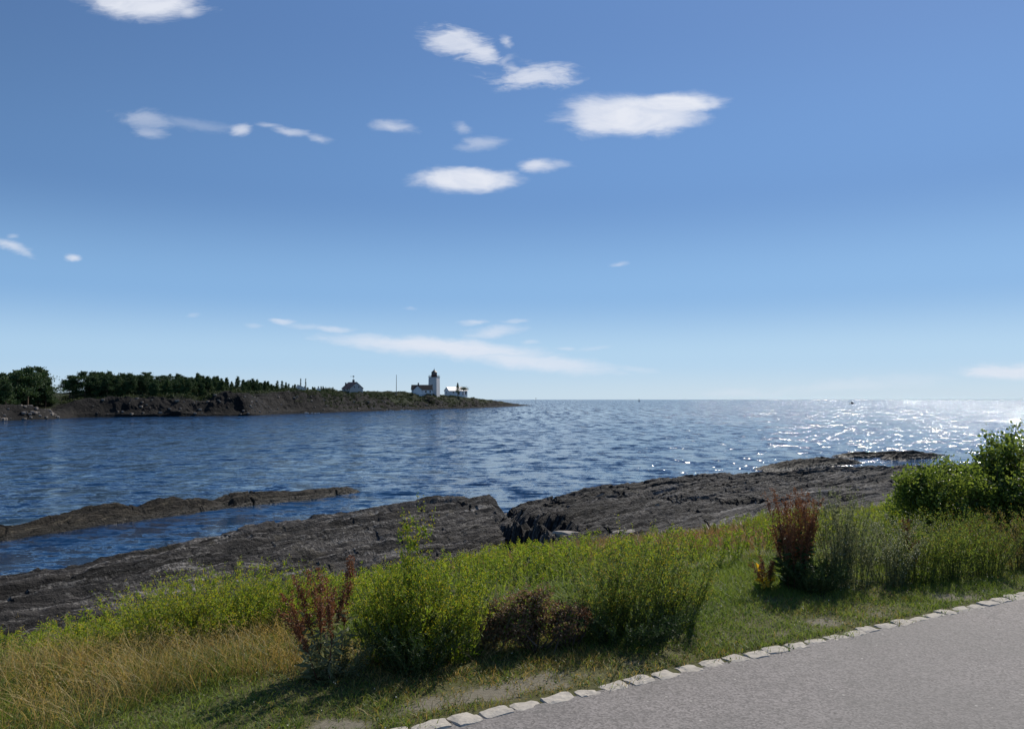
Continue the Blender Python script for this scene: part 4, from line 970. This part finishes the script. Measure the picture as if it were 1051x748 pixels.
bush('leafy_shrub', 'green shrub filling the dip between the pale and the big dark shrub', spot(1012, 10.9), .70, .6, .88, 17000, .048, (M['wood'], M['shrub']), 74, lift=.22, second=(M['darkg'], .15, 'inner_leaves'), nb=80)

# ---------------------------------------------------------------- grass and meadow (nobody could count it)
def region(n, s0, s1, t0, t1): return rng.uniform(s0, s1, n), rng.uniform(t0, t1, n)
def z3(x, y): return np.stack([x, y, ground_z(x, y)], 1)
# short verge turf
b = Bank(); N = 330000; s, t = region(N, -.11, 2.4, -5, 10.5); x, y = xy(s, t)
clump = fbm(x*4, y*4, 41, 3); keep = (rng.random(N) > bare(x, y)*1.08) & (rng.random(N) < .30+1.2*clump-.15) & ((s > .015) | ((clump > .50) & (rng.random(N) < .14))); x, y, s, clump = x[keep], y[keep], s[keep], clump[keep]
P_ = z3(x, y)-[0, 0, .004]; H = rng.uniform(.012, .045, len(x))*(.55+clump)*(1+.9*sstep(.7, 1.8, s)); ln = rng.normal(size=(len(x), 2))*H[:, None]*.7
typ = fbm(x*.8, y*.8, 43, 3)+rng.normal(size=len(x))*.13 + .10*sstep(.9, .2, s)
for mi_, sel in ((0, typ < .70), (1, (typ >= .70) & (typ < .82)), (2, typ >= .82)): b.blades(P_[sel], ln[sel], H[sel], .0045, mi_)
k = rng.choice(len(x), 30000); b.leaves(P_[k]+[0, 0, .012], rng.normal(size=(len(k), 3))*[1, 1, .25]+[0, 0, .25], .016, .013, 3)
k = rng.choice(len(x), 500); b.leaves(P_[k]+[0, 0, .04], rng.normal(size=(len(k), 3))+[0, 0, 1], .010, .009, 4)
k = rng.choice(len(x), 1500); b.leaves(P_[k]+[0, 0, .006], rng.normal(size=(len(k), 3))*[1, 1, .1], .03, .008, 2)
tag(link('grass', b.mesh('verge_grass', [M['blade'], M['drygreen'], M['dry'], M['clover'], M['white_fl']])), 'short patchy green turf between the path and the weeds', kind='stuff')
# tan dry grass on the left
b = Bank(); N = 130000; s, t = region(N, .5, 5.5, -9, 2.1); x, y = xy(s, t); dn = fbm(x*1.2, y*1.2, 45, 3)
front = .62+.45*sstep(-1.0, 1.3, t)+.5*(fbm(t*.9, t*0, 46, 3)-.5)
keep = (rng.random(N) < (.25+dn*1.1)) & (s > front) & (s < 2.15+1.4*(dn-.3)) & (t < 1.1+1.0*dn); x, y, s, t = x[keep], y[keep], s[keep], t[keep]
P_ = z3(x, y); H = rng.uniform(.06, .26, len(x))*(.35+1.0*fbm(x*1.7, y*1.7, 47, 3)); ln = rng.normal(size=(len(x), 2))*H[:, None]*.75+[-.01, -.01]
typ = rng.random(len(x))+1.6*(fbm(x*1.3, y*1.3, 49, 3)-.5)
for mi_, sel in ((0, typ < .68), (2, (typ >= .68) & (typ < .80)), (1, typ >= .80)): b.blades(P_[sel], ln[sel], H[sel], .0034, mi_)
k = rng.choice(len(x), 5000); hd = P_[k]+np.concatenate([ln[k], H[k][:, None]], 1)
for _ in range(5): b.leaves(hd+rng.normal(size=hd.shape)*[.008, .008, .02], rng.normal(size=hd.shape)+[0, 0, 1.2], .018, .005, 0)
tag(link('dry_grass', b.mesh('dry_grass', [M['dry'], M['drygreen'], M['reddry']])), 'tan dry grass in front of the yellow green weeds on the left', kind='stuff')
# meadow: grasses
b = Bank(); N = 150000; t = rng.uniform(-14, 34, N); s = 1.5+13.5*rng.random(N)**.8; x, y = xy(s, t)
far = sstep(3, 12, s); Wd = 9.4+5.0*sstep(-8, 12, t)
red = fbm(x*.28+5, y*.28, 53, 3)+.20*sstep(3.5, 8, s)*sstep(3, 8, t)+rng.normal(size=N)*.07
keep = (s < Wd+.6*rng.normal(size=N)) & ((t > -2.5) | (s > 2.6)) & (rng.random(N) < .5+.8*(fbm(x*.9, y*.9, 55, 3)-.2))
x, y, s, t, red = x[keep], y[keep], s[keep], t[keep], red[keep]
P_ = z3(x, y); H = rng.uniform(.07, .24, len(x))*(.5+.9*fbm(x*.8, y*.8, 57, 3))*(.45+.55*sstep(1.5, 2.6, s)); ln = rng.normal(size=(len(x), 2))*H[:, None]*.6
wd = .004+.0012*s
for mi_, sel in ((0, red < .50), (1, (red >= .50) & (red < .60)), (2, red >= .60)): b.blades(P_[sel], ln[sel], H[sel], wd[sel], mi_)
k = rng.choice(np.flatnonzero(red > .55), 5000); hd = P_[k]+np.concatenate([ln[k], H[k][:, None]], 1)
for _ in range(4): b.leaves(hd+rng.normal(size=hd.shape)*[.01, .01, .03], rng.normal(size=hd.shape)+[0, 0, 1.2], .028, .010, 2)
tag(link('meadow_grass', b.mesh('meadow_grass', [M['blade'], M['drygreen'], M['reddry']])), 'rough meadow grass, green to reddish, sloping down to the rocks', kind='stuff')
# meadow: leafy sprigs with yellow tops
def sprig(h, n, leaf, fl, lw=.3, mm=0, fm=1):
    b = Bank(); P, r = stems_of(3, h, .05, .4, K=4, r0=.003); b.tubes(P, r, 2)
    p, t_, f = along(P, n, .08, 1); L = leaf*rng.uniform(.6, 1.3, len(p)); b.leaves(p, t_*.4+rng.normal(size=p.shape)*.6, L, L*lw, mm)
    if fl: p, t_, f = along(P, fl, .72, 1); b.leaves(p+rng.normal(size=p.shape)*.012, rng.normal(size=p.shape), .013, .011, fm)
    return b.arrays()
b = Bank(); N = 13000
for k, (pr_, frac) in enumerate(((sprig(.42, 26, .042, 4), .45), (sprig(.34, 24, .036, 8), .3), (sprig(.30, 20, .045, 0, .4, 3), .25))):
    n_ = int(N*frac); t = rng.uniform(-9, 24, n_); s = 1.75+10.5*rng.random(n_)**.85; x, y = xy(s, t)
    pt = fbm(x*.35, y*.35, 61+k, 3); Wd = 8.6+4.5*sstep(-8, 12, t)
    keep = (s < Wd) & (pt > .36+.28*sstep(3.5, 7, s)*sstep(4, 9, t)+.06*rng.normal(size=n_)) & ((t > -1.5) | (s > 2.9)); x, y, s = x[keep], y[keep], s[keep]
    scatter(b, pr_, z3(x, y), rng.uniform(.55, 1.15, len(x))*(.6+.4*sstep(1.7, 2.8, s)), rng.uniform(0, 6.28, len(x)), .12)
tag(link('meadow_weeds', b.mesh('meadow_weeds', [M['yg'], M['yellow'], M['stem'], M['midg']])), 'mass of yellow green weeds behind the verge plants', kind='stuff')
